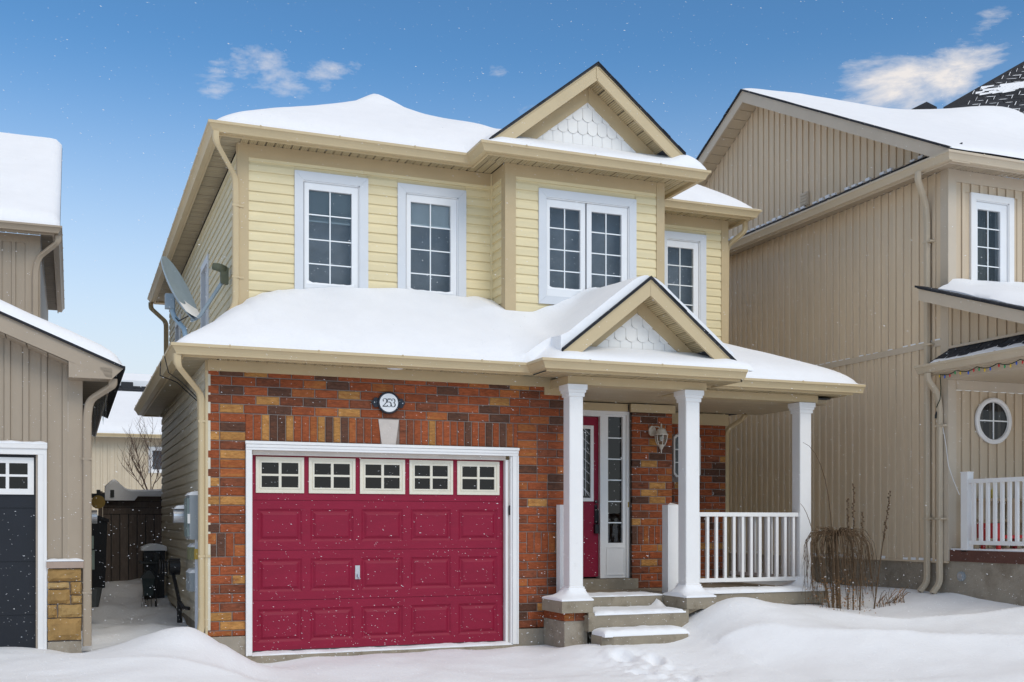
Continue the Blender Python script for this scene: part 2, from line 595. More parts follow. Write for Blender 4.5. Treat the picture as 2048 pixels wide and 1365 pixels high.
def soffit(parent, axis, a0, a1, b0, b1, z, mt, pitch=.1, back=None):
    """strip of soffit panels; axis = direction in which panels repeat"""
    bk = back or DARK
    if axis == 'x': s = B('soffit', bk, parent, a0, a1, b0, b1, z + .014, z + .022)
    else: s = B('soffit', bk, parent, b0, b1, a0, a1, z + .014, z + .022)
    n = max(1, int(round((a1 - a0) / pitch)))
    st = (a1 - a0) / n
    L = b1 - b0

    def mk():
        m = MB()
        h = st / 2 - .003
        pr = [(-h, .006), (-h + .008, -.006), (-.006, -.006), (0, -.002), (.006, -.006), (h - .008, -.006), (h, .006)]
        if axis == 'x': return m.ext([(a, -L / 2, k) for a, k in pr], (0, L, 0))
        return m.ext([(-L / 2, a, k) for a, k in pr], (L, 0, 0))
    me = shared(('soffit_panel', axis, round(st, 4), round(L, 3)), mk, mt)
    for i in range(n):
        c = a0 + st * (i + .5)
        put('soffit_panel', me, (c, (b0 + b1) / 2, z + .006) if axis == 'x' else ((b0 + b1) / 2, c, z + .006), s)
    return s


def window_x(parent, Y, x0, x1, z0, z1, tw, sashes, blind=None, bmat=None, back=None, sill_snow=False, name='window', casing=None):
    """window in a wall facing -y. sashes: [(gx0,gx1,gz0,gz1,[vertical bars],[horizontal bars])]"""
    cm = casing or WINT
    w = B(name, back or SCRN, parent, x0 + tw * .5, x1 - tw * .5, Y + .20, Y + .22, z0 + tw * .5, z1 - tw * .5)
    fr = Y - .034
    for pts in ([(x0, z1), (x1, z1), (x1 - tw, z1 - tw), (x0 + tw, z1 - tw)], [(x0, z0), (x0, z1), (x0 + tw, z1 - tw), (x0 + tw, z0 + tw)],
                [(x1, z1), (x1, z0), (x1 - tw, z0 + tw), (x1 - tw, z1 - tw)], [(x1, z0), (x0, z0), (x0 + tw, z0 + tw), (x1 - tw, z0 + tw)]):
        # a hair of a gap at the mitres
        c = np.mean(np.array(pts), 0)
        pts = [(c[0] + (p[0] - c[0]) * .9985, c[1] + (p[1] - c[1]) * .9985) for p in pts]
        MB().ext([(a, fr, b) for a, b in pts], (0, .05, 0)).build('casing', cm, w)
    for s in (-1, 1):                      # jambs
        xa = x0 + tw if s < 0 else x1 - tw
        MB().box(xa, xa - s * -.012 if s < 0 else xa - .012, fr + .012, Y + .2, z0 + tw, z1 - tw).build('jamb', SASH, w)
    MB().box(x0 + tw, x1 - tw, fr + .012, Y + .2, z1 - tw - .012, z1 - tw).build('jamb', SASH, w)
    MB().box(x0 + tw, x1 - tw, fr + .012, Y + .2, z0 + tw, z0 + tw + .012).build('jamb', SASH, w)
    for i, (g0, g1, h0, h1, vb, hb) in enumerate(sashes):
        f = .045
        sl = x0 + tw + .014 if i == 0 else (sashes[i - 1][1] + g0) / 2 + .012
        sr = x1 - tw - .014 if i == len(sashes) - 1 else (g1 + sashes[i + 1][0]) / 2 - .012
        sb, stp = z0 + tw + .014, z1 - tw - .014
        m = MB()
        for (a, b, c, d) in ((sl, g0, sb, stp), (g1, sr, sb, stp), (g0, g1, sb, h0), (g0, g1, h1, stp)):
            m.box(a, b, Y - .004, Y + .05, c, d)
        m.build('sash', SASH, w)
        xs = [g0] + list(vb) + [g1]
        zs = [h0] + list(hb) + [h1]
        for a in range(len(xs) - 1):
            for b in range(len(zs) - 1):
                B('pane', GLS, w, xs[a], xs[a + 1], Y + .026, Y + .030, zs[b], zs[b + 1])
        m = MB()
        for x in vb: m.box(x - .0065, x + .0065, Y + .012, Y + .024, h0, h1)
        for zz in hb:
            for a in range(len(xs) - 1):
                m.box(xs[a] + (.008 if a else 0), xs[a + 1] - (.008 if a < len(xs) - 2 else 0), Y + .013, Y + .023, zz - .0065, zz + .0065)
        if m.v: m.build('grille', MUN, w)
        if blind:
            m = MB()
            zz = h1 + .01
            while zz > blind + .022:
                m.add([(g0 - .02, Y + .06, zz), (g1 + .02, Y + .06, zz), (g1 + .02, Y + .085, zz - .02), (g0 - .02, Y + .085, zz - .02)], [(0, 1, 2, 3)])
                zz -= .021
            m.box(g0 - .02, g1 + .02, Y + .06, Y + .085, blind, blind + .018)
            m.build('blind', bmat or BLND, w)
        if sill_snow:
            n = 14
            vs, fs = [], []
            for k in range(n + 1):
                t = k / n
                x = g0 - .03 + (g1 - g0 + .06) * t
                hgt = .014 + .05 * max(0, 1 - t / .16) ** 2 + .03 * max(0, (t - .88) / .12) ** 2 + random.uniform(0, .006)
                vs += [(x, Y - .006, h0 - .012), (x, Y - .005, h0 + hgt * .6), (x, Y + .022, h0 + hgt)]
            for k in range(n):
                for j in (0, 1): fs.append((k * 3 + j, k * 3 + 3 + j, k * 3 + 4 + j, k * 3 + 1 + j))
            MB().add(vs, fs).build('sill_snow', SNOW, w, True)
    return w


def brick_mb(w, h, d=.05, c=.007):
    W, H = w / 2, h / 2
    vs = [(-W + c, -d / 2, -H + c), (W - c, -d / 2, -H + c), (W - c, -d / 2, H - c), (-W + c, -d / 2, H - c),
          (-W, -d / 2 + c, -H), (W, -d / 2 + c, -H), (W, -d / 2 + c, H), (-W, -d / 2 + c, H),
          (-W, d / 2, -H), (W, d / 2, -H), (W, d / 2, H), (-W, d / 2, H)]
    fs = [(0, 1, 2, 3)]
    for i in range(4):
        j = (i + 1) % 4
        fs += [(4 + i, 4 + j, j, i), (8 + i, 8 + j, 4 + j, 4 + i)]
    fs.append((8, 11, 10, 9))
    m = MB()
    m.v, m.f = vs, fs
    return m


def brick(parent, x0, x1, z0, z1, y, k):
    w, h = round(x1 - x0, 3), round(z1 - z0, 3)
    if w < .012 or h < .012: return
    me = shared(('brick', w, h), lambda: brick_mb(w, h), BR[k])
    return put('brick', me, ((x0 + x1) / 2, y + .025 + random.uniform(-.002, .002), (z0 + z1) / 2), parent)


def rnd_brick(p=None):
    return random.choices('robdy', (p or (58, 17, 13, 7, 5)))[0]


def downspout(parent, path, side, mt, w=.072, d=.052, brackets=(), bdir=(1, 0, 0), ribs=()):
    """corrugated rectangular leader; elbows are rounded by subdivision"""
    P = [Vector(p) for p in path]
    Q = [P[0]]
    for i in range(1, len(P) - 1):
        a, b, c = P[i - 1], P[i], P[i + 1]
        r = min(.09, (b - a).length * .45, (c - b).length * .45)
        s, e = b + (a - b).normalized() * r, b + (c - b).normalized() * r
        for t in (0, .25, .5, .75, 1):
            Q.append(s * (1 - t) ** 2 + b * 2 * t * (1 - t) + e * t * t)
    Q.append(P[-1])
    o = MB().rtube(Q, side, w, d).build('downspout', mt, parent, True, 40)
    for zz, (x, y) in brackets:
        MB().box(x - w / 2 - .004, x + w / 2 + .004, y - d / 2 - .005, y + d / 2 + .005, zz - .012, zz + .012).build('bracket', mt, o)
    return o


def gable(parent, xp, zp, slope, hl, hr, yf, yt, ytb, mt_r, mt_f, zbase, depth, scal, frw=.15, rkh=.185):
    """front gable: shingle slabs, rake boards, frieze, soffit panels and scalloped tympanum"""
    th = .028
    for s, hw in ((-1, hl), (1, hr)):
        xe = xp + s * hw
        ze = zp - slope * hw
        r = MB().ext([(xp, yf - .02, zp), (xe, yf - .02, ze), (xe, yf - .02, ze - th), (xp, yf - .02, zp - th)], (0, depth, 0)).build('shingle_roof', SHIN, parent)
        # ragged shingle butts along the rake
        n = int(hw / .11)
        for i in range(n):
            a, b = xp + s * hw * i / n, xp + s * hw * (i + .96) / n
            za, zb = zp - slope * abs(a - xp), zp - slope * abs(b - xp)
            j = random.uniform(.000, .014)
            MB().ext([(a, yf - .034 + j, za + .009), (b, yf - .034 + j, zb + .009), (b, yf - .034 + j, zb + .001), (a, yf - .034 + j, za + .001)], (0, .10, 0)).build('shingle', SHIN, r)
        # rake board, plumb cut at the peak, square cut at the foot
        cut = .10
        MB().ext([(xp + s * .0015, yf, zp - th - .002), (xe, yf, ze - th - .002), (xe - s * cut * .95, yf, ze - th - .002 + slope * cut * .95 - rkh), (xp + s * .0015, yf, zp - th - rkh)], (0, .035, 0)).build('rake_board', mt_r, parent)
        # narrow drip edge proud of the board
        MB().ext([(xp + s * .002, yf - .008, zp - th - .001), (xe, yf - .008, ze - th - .001), (xe, yf - .008, ze - th - .022), (xp + s * .002, yf - .008, zp - th - .022)], (0, .006, 0)).build('drip_edge', mt_r, parent)
        # sloping soffit panels between rake and tympanum
        n = int(hw / .125)
        zo = rkh - .035
        for i in range(n):
            a, b = xp + s * hw * (i + .04) / n, xp + s * hw * (i + .95) / n
            za, zb = zp - th - zo - slope * abs(a - xp), zp - th - zo - slope * abs(b - xp)
            if zb < zbase - .04: continue
            MB().ext([(a, yf + .036, za), (b, yf + .036, zb), (b, yf + .036, zb + .012), (a, yf + .036, za + .012)], (0, yt - yf - .036, 0)).build('soffit_panel', TAND, parent)
        MB().ext([(xp, yf + .036, zp - th - zo + .016), (xe, yf + .036, ze - th - zo + .016), (xe, yf + .036, ze - th - zo + .022), (xp, yf + .036, zp - th - zo + .022)], (0, yt - yf, 0)).build('soffit', DARK, parent)
        # frieze following the slope on the tympanum
        zt = zp - th - zo - .002
        fz = frw * math.sqrt(1 + slope * slope)
        xl = (zt - zbase) / slope
        xb = (zt - fz - zbase) / slope
        MB().ext([(xp + s * .0015, yt, zt), (xp + s * xl, yt, zbase), (xp + s * xb, yt, zbase), (xp + s * .0015, yt, zt - fz)], (0, .03, 0)).build('frieze_board', mt_f, parent)
    # tympanum with scalloped shingles
    zt = zp - th - (rkh - .035)
    fz = frw * math.sqrt(1 + slope * slope)
    T = MB().ext([(xp, yt + .031, zt), (xp - (zt - zbase) / slope, yt + .031, zbase), (xp + (zt - zbase) / slope, yt + .031, zbase)], (0, .03, 0)).build('tympanum', SCAL, parent)
    w, h = scal
    top = zt - fz
    rows = int((top - zbase) / h) + 2
    for r in range(rows):
        zb = zbase - .02 + h * r
        for i in range(-12, 13):
            cx = xp + (i + .5 * (r % 2)) * w
            if abs(cx - xp) - w / 2 > (top - zb) / slope: continue
            flat = r == 0
            pts = []
            W = w / 2 - .002
            if flat:
                pts = [(cx - W, zb), (cx + W, zb), (cx + W, zb + h * 1.12), (cx - W, zb + h * 1.12)]
            else:
                for k in range(9):
                    an = math.pi + math.pi * k / 8
                    pts.append((cx + W * math.cos(an), zb + W * .85 * (1 + math.sin(an))))
                pts += [(cx + W, zb + h * 1.12), (cx - W, zb + h * 1.12)]
            # clip against the frieze edge (sloping lines)
            good = [(a, b) if b < top - slope * abs(a - xp) + .03 else (a, max(zb, top - slope * abs(a - xp) + .03)) for a, b in pts]
            if max(b for a, b in good) - min(b for a, b in good) < .015: continue
            t0, t1 = yt + .009, yt + .029          # butt stands proud, tucked under above
            m = MB()
            zmin, zmax = min(b for a, b in good), max(b for a, b in good)
            n = len(good)
            f = [(a, t0 + (b - zmin) / max(h, .01) * .012, b) for a, b in good]
            bk = [(a, t1, b) for a, b in good]
            m.add(f + bk, [tuple(range(n)), tuple(range(2 * n - 1, n - 1, -1))] + [(i2, i2 + n, (i2 + 1) % n + n, (i2 + 1) % n) for i2 in range(n)])
            m.build('scallop_shingle', SCAL, T)
    return T


# ================================================================== THE YELLOW HOUSE
H = empty('house', (3.7, 4.5, 0))
tag(H, 'two-storey yellow siding house with red brick front and maroon garage door', 'house')

# --- garage front: mortar bed, foundation, bricks
m = MB()
for (s, e, b, t) in cells(.003, 4.06, .18, 2.975, [(.386, 3.469, -1, 2.225)]):
    m.box(s, e, .012, .20, b, t)
GW = m.build('brick_wall', MORT, H)
B('foundation', CONC2, H, .006, .386, -.012, .2, -.45, .178)
B('foundation', CONC2, H, 3.469, 4.06, -.012, .2, -.45, .141)
P_ = .0963
TOPZ = 2.904
hdr = ['rdyrrdrrbrbrodyr', 'rrbrodrorrdrrobr', 'rdrdoryrrrbrryrb', 'brybdrbrrbrrdrrr', 'ryrdroyrbrodrdro']
for i, row in enumerate(hdr):
    z1 = TOPZ - P_ * i + P_ - .0103
    z0 = TOPZ - P_ * i
    x = -.126 if i % 2 == 0 else 0
    for k in row + row[3:6]:
        a, b = max(x, 0), min(x + .240, 4.058)
        if b - a > .03: brick(GW, a, b, z0, min(z1, 2.972), 0, k)
        x += .2503
ztop = TOPZ - P_ * 4 - .0103
# soldier course with keystone
pat = 'rrydbydbrrydydrrbr'
xs = .388
i = 0
seq = 'rryddyrroydydobrbb' + 'rryrrrrdrrdrdorr' + 'rr'
while xs < 3.46:
    w = .0755
    if 1.80 < xs + w and xs < 2.06:
        if xs < 1.83 - .02: brick(GW, xs, 1.842, 2.236, ztop, 0, 'r')
        xs = 2.062
        continue
    brick(GW, xs, min(xs + w, 3.468), 2.236, ztop, 0, seq[i % len(seq)])
    xs += w + .0095
    i += 1
MB().ext([(1.855, -.012, 2.229), (2.013, -.012, 2.229), (2.05, -.012, 2.503), (1.818, -.012, 2.503)], (0, .06, 0)).build('keystone', STON, H)
# piers below the header
lp = ['rr', 'rd', 'yy', 'rb', 'ry', 'ro', 'bo', 'yb', 'rr', 'yy', 'rr', 'rb', 'dr', 'W', 'rr', 'rr', 'ry', 'bb', 'rr', 'rb', 'yr', 'ry', 'or', 'rb', 'rr', 'or']
z = ztop
r = 0
while z > .19:
    z0 = max(z - P_ + .0103, .182)
    if lp[min(r, 25)] == 'W':
        zb = z - 2.6 * P_ + .0103
        for (a, b, k) in ((.098, .176, 'd'), (.186, .264, 'r')): brick(GW, a, b, zb, z, 0, k)
        for j in range(2):
            hz = (z - zb - .0103) / 2
            for (a, b) in ((.0, .088), (.274, .385)): brick(GW, a, b, zb + j * (hz + .0103), zb + j * (hz + .0103) + hz, 0, rnd_brick())
        z = zb - .0103
        r += 1
        continue
    L = .118 if (r < 13 or r % 2) else .245
    s = lp[min(r, 25)]
    brick(GW, 0, L, z0, z, 0, s[0])
    brick(GW, L + .0103, .385, z0, z, 0, s[1])
    z -= P_
    r += 1
z = ztop
r = 0
while z > .15:
    z0 = max(z - P_ + .0103, .145)
    if abs(z - 1.262) < .05:
        zb = z - 2.6 * P_ + .0103
        x = 3.472
        for j in range(2):
            hz = (z - zb - .0103) / 2
            brick(GW, x, x + .11, zb + j * (hz + .0103), zb + j * (hz + .0103) + hz, 0, rnd_brick())
        x += .12
        while x < 4.04:
            brick(GW, x, min(x + .082, 4.057), zb, z, 0, rnd_brick((6, 3, 2, 1, 1)))
            x += .0915
        z = zb - .0103
        r += 1
        continue
    ed = [3.472, 3.472 + (.24 if (r < 6 or r % 2 == 0) else .118)]
    while ed[-1] < 4.04: ed.append(ed[-1] + (.2503 if r % 2 else (.2503 if len(ed) % 2 else .135)))
    for j in range(len(ed) - 1):
        a = ed[j] + (.0103 if j else 0)
        if a < 4.03: brick(GW, a, min(ed[j + 1], 4.057), z0, z, 0, rnd_brick())
    z -= P_
    r += 1
# frieze above the brick, with the drop at its right end
FZ = B('frieze_board', TANF, H, -.002, 3.80, -.028, .012, 2.945, 3.056)
B('frieze_board', TANF, H, 3.80, 4.05, -.030, .014, 2.855, 3.056)
# west side of ground floor
lap_wall(H, 'y', 0.0, -1, .0, 6.07, .25, 3.05, pm('side_vinyl_brightened', (.62, .565, .44), .55, .07, 3, .05, 90, ov=.04, sc=(3, .6, 3)), zref=.25)  # greyer copy of the yellow siding, colour brightened for the dim alley
B('foundation', CONC2, H, .004, .2, .2, 6.07, -.4, .25)
B('corner_post', TAN, H, -.022, .003, -.004, .05, .2, 3.05)
B('rear_wall', TAUPS, H, .0, .5, 6.072, 6.1, -.4, 3.05)

# --- garage door
D = B('garage_door', MAR, H, .44, 3.34, .128, .16, -.02, 2.14)
WX = [.508 + .5645 * i for i in range(5)]
for s in range(4):
    z0, z1 = .536 * s + .0025, .536 * (s + 1) - .0025
    m = MB()
    if s < 3:
        pz0, pz1 = z0 + .088, z1 - .088
    else:
        pz0, pz1 = 1.692, 2.064
    xs = [.452]
    for x in WX: xs += [x + (.018 if s < 3 else .006), x + (.494 if s < 3 else .506)]
    xs.append(3.330)
    for j in range(0, 12, 2): m.box(xs[j], xs[j + 1], .100, .127, pz0, pz1)
    m.box(.452, 3.330, .100, .127, z0, pz0)
    m.box(.452, 3.330, .100, .127, pz1, z1)
    m.box(.452, 3.330, .108, .127, z1, z1 + .0045)
    m.build('door_section', MAR, D)
    for x in WX:
        if s < 3:
            a, b, c, d = x + .018, x + .494, pz0, pz1
            rings = [(0, .100), (.010, .1065), (.024, .114), (.034, .114), (.056, .101), (.064, .0985)]
            vs, fs = [], []
            for q, y in rings: vs += [(a + q, y, c + q), (b - q, y, c + q), (b - q, y, d - q), (a + q, y, d - q)]
            for k in range(len(rings) - 1):
                for t in range(4): fs.append((k * 4 + t, k * 4 + (t + 1) % 4, k * 4 + 4 + (t + 1) % 4, k * 4 + 4 + t))
            k = (len(rings) - 1) * 4
            fs.append((k, k + 1, k + 2, k + 3))
            MB().add(vs, fs).build('panel', MAR, D)
        else:
            a, b, c, d = x, x + .512, 1.686, 2.070
            m = MB()
            def ring(m, o, w, f, k=.12):
                m.box(a + o, b - o, f, k, c + o, c + o + w); m.box(a + o, b - o, f, k, d - o - w, d - o)
                m.box(a + o, a + o + w, f, k, c + o + w, d - o - w); m.box(b - o - w, b - o, f, k, c + o + w, d - o - w)
            ring(m, 0, .030, .086); ring(m, .030, .014, .094); ring(m, .044, .016, .088)
            m.build('window_frame', SASH2, D)
            gx0, gx1, gz0, gz1 = a + .060, b - .060, c + .060, d - .060
            cx, cz = (gx0 + gx1) / 2, (gz0 + gz1) / 2
            m = MB(); m.box(cx - .014, cx + .014, .089, .112, gz0, gz1)
            m.box(gx0, cx - .014, .090, .112, cz - .011, cz + .011); m.box(cx + .014, gx1, .090, .112, cz - .011, cz + .011)
            m.build('window_bar', SASH2, D)
            for (p, q) in ((gx0, cx - .014), (cx + .014, gx1)):
                for (u, v) in ((gz0, cz - .011), (cz + .011, gz1)):
                    B('pane', GLSD, D, p, q, .112, .115, u, v)
hd = B('door_handle', STEEL, D, 1.583, 1.635, .088, .1, .747, .897)
MB().tube([(1.609, .088, .80), (1.609, .06, .80), (1.615, .055, .77), (1.628, .055, .75)], .009, 6).build('latch', STEEL, D)
B('bottom_seal', GREYD, D, .45, 3.335, .098, .13, -.018, .002)
# casing and stops
for (a, b) in ((.387, .449), (3.398, 3.468)):
    m = MB().box(a, b, -.030, .05, -.03, 2.132)
    m.box(a if a < 1 else b - .018, a + .018 if a < 1 else b, -.042, -.03, -.03, 2.132)
    m.build('door_casing', WHT, H)
m = MB().box(.387, 3.468, -.031, .05, 2.134, 2.222)
m.box(.38, 3.475, -.046, -.031, 2.196, 2.226); m.box(.387, 3.468, -.040, -.031, 2.162, 2.190)
m.build('door_casing', WHT, H)
JAM = pm('weathered_jamb', (.58, .52, .46), .6, .1, 6, .05, 50)
for (a, b) in ((.449, .462), (3.333, 3.398)):
    B('door_stop', WHT, H, a, b if a < 1 else 3.36, .03, .099, -.02, 2.09)
B('door_jamb', WHT, H, 3.378, 3.397, -.012, .03, -.02, 2.132)
B('door_jamb', JAM, H, 3.360, 3.377, .03, .097, -.02, 2.09)
B('door_stop', JAM, H, .462, 3.333, .028, .099, 2.086, 2.133)
B('garage_apron', CONC, H, .36, 3.52, -.045, .35, -.45, -.034)

# --- lower eaves
ZE = 3.15
gutter(H, [(-.28, 6.42), (-.28, -.33), (3.52, -.33), (3.52, -.77), (6.0, -.77)], ZE, TAN)
gutter(H, [(5.9, -.13), (8.22, -.13)], ZE, TAN)
MB().box(5.98, 6.0, -.77, -.13, 3.02, 3.15).box(3.5, 6.0, -.77, -.75, 3.02, 3.148).box(5.9, 8.12, -.13, -.11, 3.02, 3.148).build('fascia_board', TAN, H)
MB().box(-.28, 3.52, -.33, -.31, 3.03, 3.148).box(-.28, -.26, -.31, 6.42, 3.03, 3.148).build('fascia_board', TAN, H)
B('fascia_board', TANF, H, 8.08, 8.1, -.11, 4.0, 3.02, 3.148)
soffit(H, 'x', .0, 3.52, -.31, -.03, 3.056, TAND)
soffit(H, 'x', 3.54, 5.98, -.75, -.30, 3.022, TAND)
soffit(H, 'x', 5.98, 8.08, -.11, .10, 3.022, TAND)
soffit(H, 'y', -.31, 6.42, -.26, .0, 3.050, TANDY, .12)
MB().box(-.28, .01, 6.40, 6.42, 3.03, 3.15).build('eave_end', TANF, H)
# pot light in the soffit
MB().lathe((1.96, -.18, 3.042), [(.085, .012), (.085, 0), (.06, .0), (.05, .012)], 20).build('pot_light', WHT, H)

# --- porch: beams, ceiling, columns
m = MB().box(3.865, 5.665, -.53, -.33, 2.925, 3.02); m.box(3.865, 4.05, -.33, -.031, 2.925, 3.02)
m.build('porch_beam', TANF, H)
m = MB().box(5.667, 7.72, .075, .26, 2.93, 3.02); m.box(5.50, 5.665, -.328, .26, 2.932, 3.018)
m.build('porch_beam', TANF, H)
PCL = MB().box(4.07, 5.49, -.31, 4.0, 3.006, 3.018).box(5.49, 8.07, .27, 4.0, 3.006, 3.018).build('porch_ceiling', DARK, H)
n = 30
for i in range(n):
    y0 = -.32 + 2.22 * i / n
    B('ceiling_plank', TANP, PCL, 4.07, 8.07 if y0 > .28 else 5.49, y0 + .002, y0 + 2.22 / n - .003, 2.944, 3.004)
for (x0, x1, y0) in ((3.888, 4.058, -.522), (5.392, 5.578, -.522), (7.458, 7.636, .10)):
    w = x1 - x0
    y1 = y0 + w
    zt = 2.925
    c = .008
    pr = [(x0 + c, y0), (x1 - c, y0), (x1, y0 + c), (x1, y1 - c), (x1 - c, y1), (x0 + c, y1), (x0, y1 - c), (x0, y0 + c)]
    cl = MB().ext([(a, b, .5) for a, b in pr], (0, 0, zt - .5)).build('porch_column', WHTC, H)
    for (o, za, zb) in ((.012, 2.79, 2.835), (.024, 2.835, 2.865), (.036, 2.865, 2.924)):
        MB().box(x0 - o, x1 + o, y0 - o, y1 + o, za, zb).build('capital', WHTC, cl)
    for (o, za, zb) in ((.022, .5, .62), (.012, .62, .645)):
        MB().box(x0 - o, x1 + o, y0 - o, y1 + o, za, zb).build('column_base', WHTC, cl)

# --- porch floor, pedestals, steps
m = MB().box(3.86, 7.72, -.14, 1.9, .34, .5); m.box(3.86, 4.09, -.14, .0, .34, .5)
m.build('porch_slab', CONC, H)
for (a, b) in ((3.715, 4.095), (5.295, 5.685)):
    MB().box(a, b, -.70, -.141, .365, .503).build('porch_pedestal', CONC, H)
m = MB().box(4.03, 5.31, -.72, -.155, .155, .335); m.box(4.03, 4.10, -.72, -.701, .335, .365); m.box(5.25, 5.31, -.72, -.701, .335, .365)
m.build('concrete_step', CONC, H)
MB().ext([(4.06, -.98, .0), (4.17, -1.06, .0), (5.10, -1.06, .0), (5.10, -.722, .0), (4.06, -.722, .0)], (0, 0, .125)).build('concrete_step', CONC, H)
MB().box(3.79, 4.07, -.60, -.02, -.4, .265).build('pedestal_footing', CONC2, H)
PB = MB().box(3.80, 4.06, -.60, -.03, .266, .36).build('pedestal_core', MORT, H)
for a, b in ((3.79, 3.91), (3.92, 4.065)): brick(PB, a, b, .27, .36, -.61, rnd_brick((5, 1, 2, 0, 0)))
MB().box(3.786, 3.80, -.58, -.03, .27, .36).build('brick', BR['r'], PB)
B('porch_wall', CONC2, H, 5.3, 7.66, -.10, .0, -.3, .338)

# --- entrance
EW = 1.2
B('entry_wall', DARK, H, 4.06, 5.49, EW + .16, EW + .18, .5, 2.93)
B('frieze_board', TANF, H, 4.06, 5.50, EW - .06, EW + .02, 2.83, 2.928)
B('side_wall', MORT, H, 4.04, 4.058, .2, 1.36, .5, 2.95)
B('door_sill', CONC, H, 4.2, 5.60, EW - .16, EW + .12, .5, .635)
FD = MB()
gx = (4.42, 4.985, 1.69, 2.59)
for (s, e, b, t) in cells(4.20, 5.105, .66, 2.75, [gx]): FD.box(s, e, EW + .02, EW + .065, b, t)
FD = FD.build('front_door', MAR, H)
m = MB()
for (s, e, b, t) in cells(gx[0] - .045, gx[1] + .045, gx[2] - .045, gx[3] + .045, [gx]): m.box(s, e, EW + .004, EW + .07, b, t)
m.build('glass_frame', WHTC, FD)
B('pane', GLSD, FD, gx[0], gx[1], EW + .035, EW + .04, gx[2], gx[3])
m = MB()
for k in range(3):
    o = .06 + .03 * k
    m.tube([(gx[1] - o, EW + .03, gx[2] + .03), (gx[1] - o, EW + .03, gx[3] - .03)], .004, 5)
for k in range(7):
    zz = gx[2] + .05 + .13 * k
    m.tube([(gx[1], EW + .03, zz), (gx[1] - .12, EW + .03, zz + .10)], .004, 5)
m.tube([(gx[1], EW + .03, gx[2] + .02), (gx[1] - .2, EW + .03, gx[2] + .26)], .004, 5)
m.build('leaded_came', STEEL, FD)
m = MB().box(5.045, 5.085, EW + .005, EW + .02, 1.36, 1.60)
m.tube([(5.065, EW + .005, 1.56), (5.065, EW - .05, 1.52), (5.065, EW - .055, 1.38), (5.065, EW, 1.34)], .012, 8)
m.build('door_handle', BLK, FD, True, 40)
MB().box(5.035, 5.095, EW - .03, EW + .02, 1.225, 1.345).build('key_lockbox', BLK, FD)
MB().box(5.05, 5.08, EW - .012, EW + .02, 1.62, 1.66).build('deadbolt', BLK, FD)
m = MB().box(5.108, 5.19, EW - .03, EW + .1, .64, 2.83); m.box(4.2, 5.108, EW - .03, EW + .1, 2.755, 2.83); m.box(5.19, 5.535, EW - .03, EW + .1, 2.785, 2.83); m.box(5.495, 5.535, EW - .03, EW + .1, .64, 2.785)
m.build('entry_frame', WHTC, H)
SL = MB()
for (s, e, b, t) in cells(5.191, 5.494, .64, 2.784, [(5.232, 5.446, 1.10, 2.76)]): SL.box(s, e, EW - .01, EW + .06, b, t)
SL = SL.build('sidelight', WHTC, H)
zb = [1.10, 1.366, 1.646, 1.927, 2.204, 2.482, 2.76]
for i in range(6): B('pane', GLSD, SL, 5.232, 5.446, EW + .03, EW + .034, zb[i], zb[i + 1])
for zz in zb[1:-1]: B('grille_bar', MUN, SL, 5.232, 5.446, EW + .016, EW + .028, zz - .007, zz + .007)
m = MB()
for (s, e, b, t) in cells(5.205, 5.482, .675, 1.05, [(5.222, 5.465, .692, 1.033)]): m.box(s, e, EW - .018, EW - .011, b, t)
m.build('panel_moulding', WHTC, SL)
B('weather_strip', pm('brass', (.5, .33, .08), .4, .05, 6, metal=.5), H, 5.512, 5.53, EW - .034, EW - .03, 1.57, 1.64)
# brick pier beside the door
PW = B('brick_wall', MORT, H, 5.54, 6.14, 1.11, 1.9, .5, 2.93)
B('frieze_board', TANF, H, 5.51, 6.175, 1.072, 1.112, 2.82, 2.928)
z = .505
r = 0
while z < 2.80:
    zt = min(z + P_ - .0103, 2.82)
    if r == 6:
        zt = z + .24
        x = 5.54
        while x < 6.12:
            brick(PW, x, min(x + .076, 6.143), z, zt, 1.10, rnd_brick((6, 2, 2, 1, 0)))
            x += .0865
        z = zt + .0103
        r += 1
        continue
    ed = [5.54, 5.79 if r % 2 == 0 else 5.665]
    while ed[-1] < 6.10: ed.append(ed[-1] + .2503)
    for j in range(len(ed) - 1):
        a = ed[j] + (.0103 if j else 0)
        if a < 6.12: brick(PW, a, min(ed[j + 1], 6.143), z, zt, 1.10, rnd_brick((50, 10, 14, 14, 12)))
    z += P_
    r += 1
# recessed brick wall at the far right, its small window
RW = MB()
for (s, e, b, t) in cells(6.14, 7.49, .5, 2.93, [(6.63, 7.04, 2.03, 2.60)]): RW.box(s, e, 1.91, 2.0, b, t)
RW = RW.build('brick_wall', MORT, H)
B('frieze_board', TANF, H, 6.14, 7.52, 1.872, 1.912, 2.765, 2.928)
allv = {k: MB() for k in BR}
z = .505
r = 0
while z < 2.76:
    x = 6.145 - (.125 if r % 2 else 0)
    while x < 7.48:
        a, b = max(x, 6.145), min(x + .24, 7.488)
        for (s, e) in spans(a, b, z, z + .086, [(6.60, 7.07, 2.0, 2.63)]):
            bm = brick_mb(e - s, .086)
            k = rnd_brick((52, 8, 14, 16, 8))
            allv[k].add([(p[0] + (s + e) / 2, p[1] + 1.925, p[2] + z + .043) for p in bm.v], bm.f)
        x += .2503
    z += P_
    r += 1
for k in allv: tag(allv[k].build('brick_field', BR[k], RW), kind='stuff')
OW = B('window', DARK, H, 6.60, 7.07, 2.0, 2.02, 2.0, 2.63)
oc = [(6.655, 2.615), (7.015, 2.615), (7.055, 2.575), (7.055, 2.055), (7.015, 2.015), (6.655, 2.015), (6.615, 2.055), (6.615, 2.575)]
cx, cz = 6.835, 2.315
vs, fs = [], []
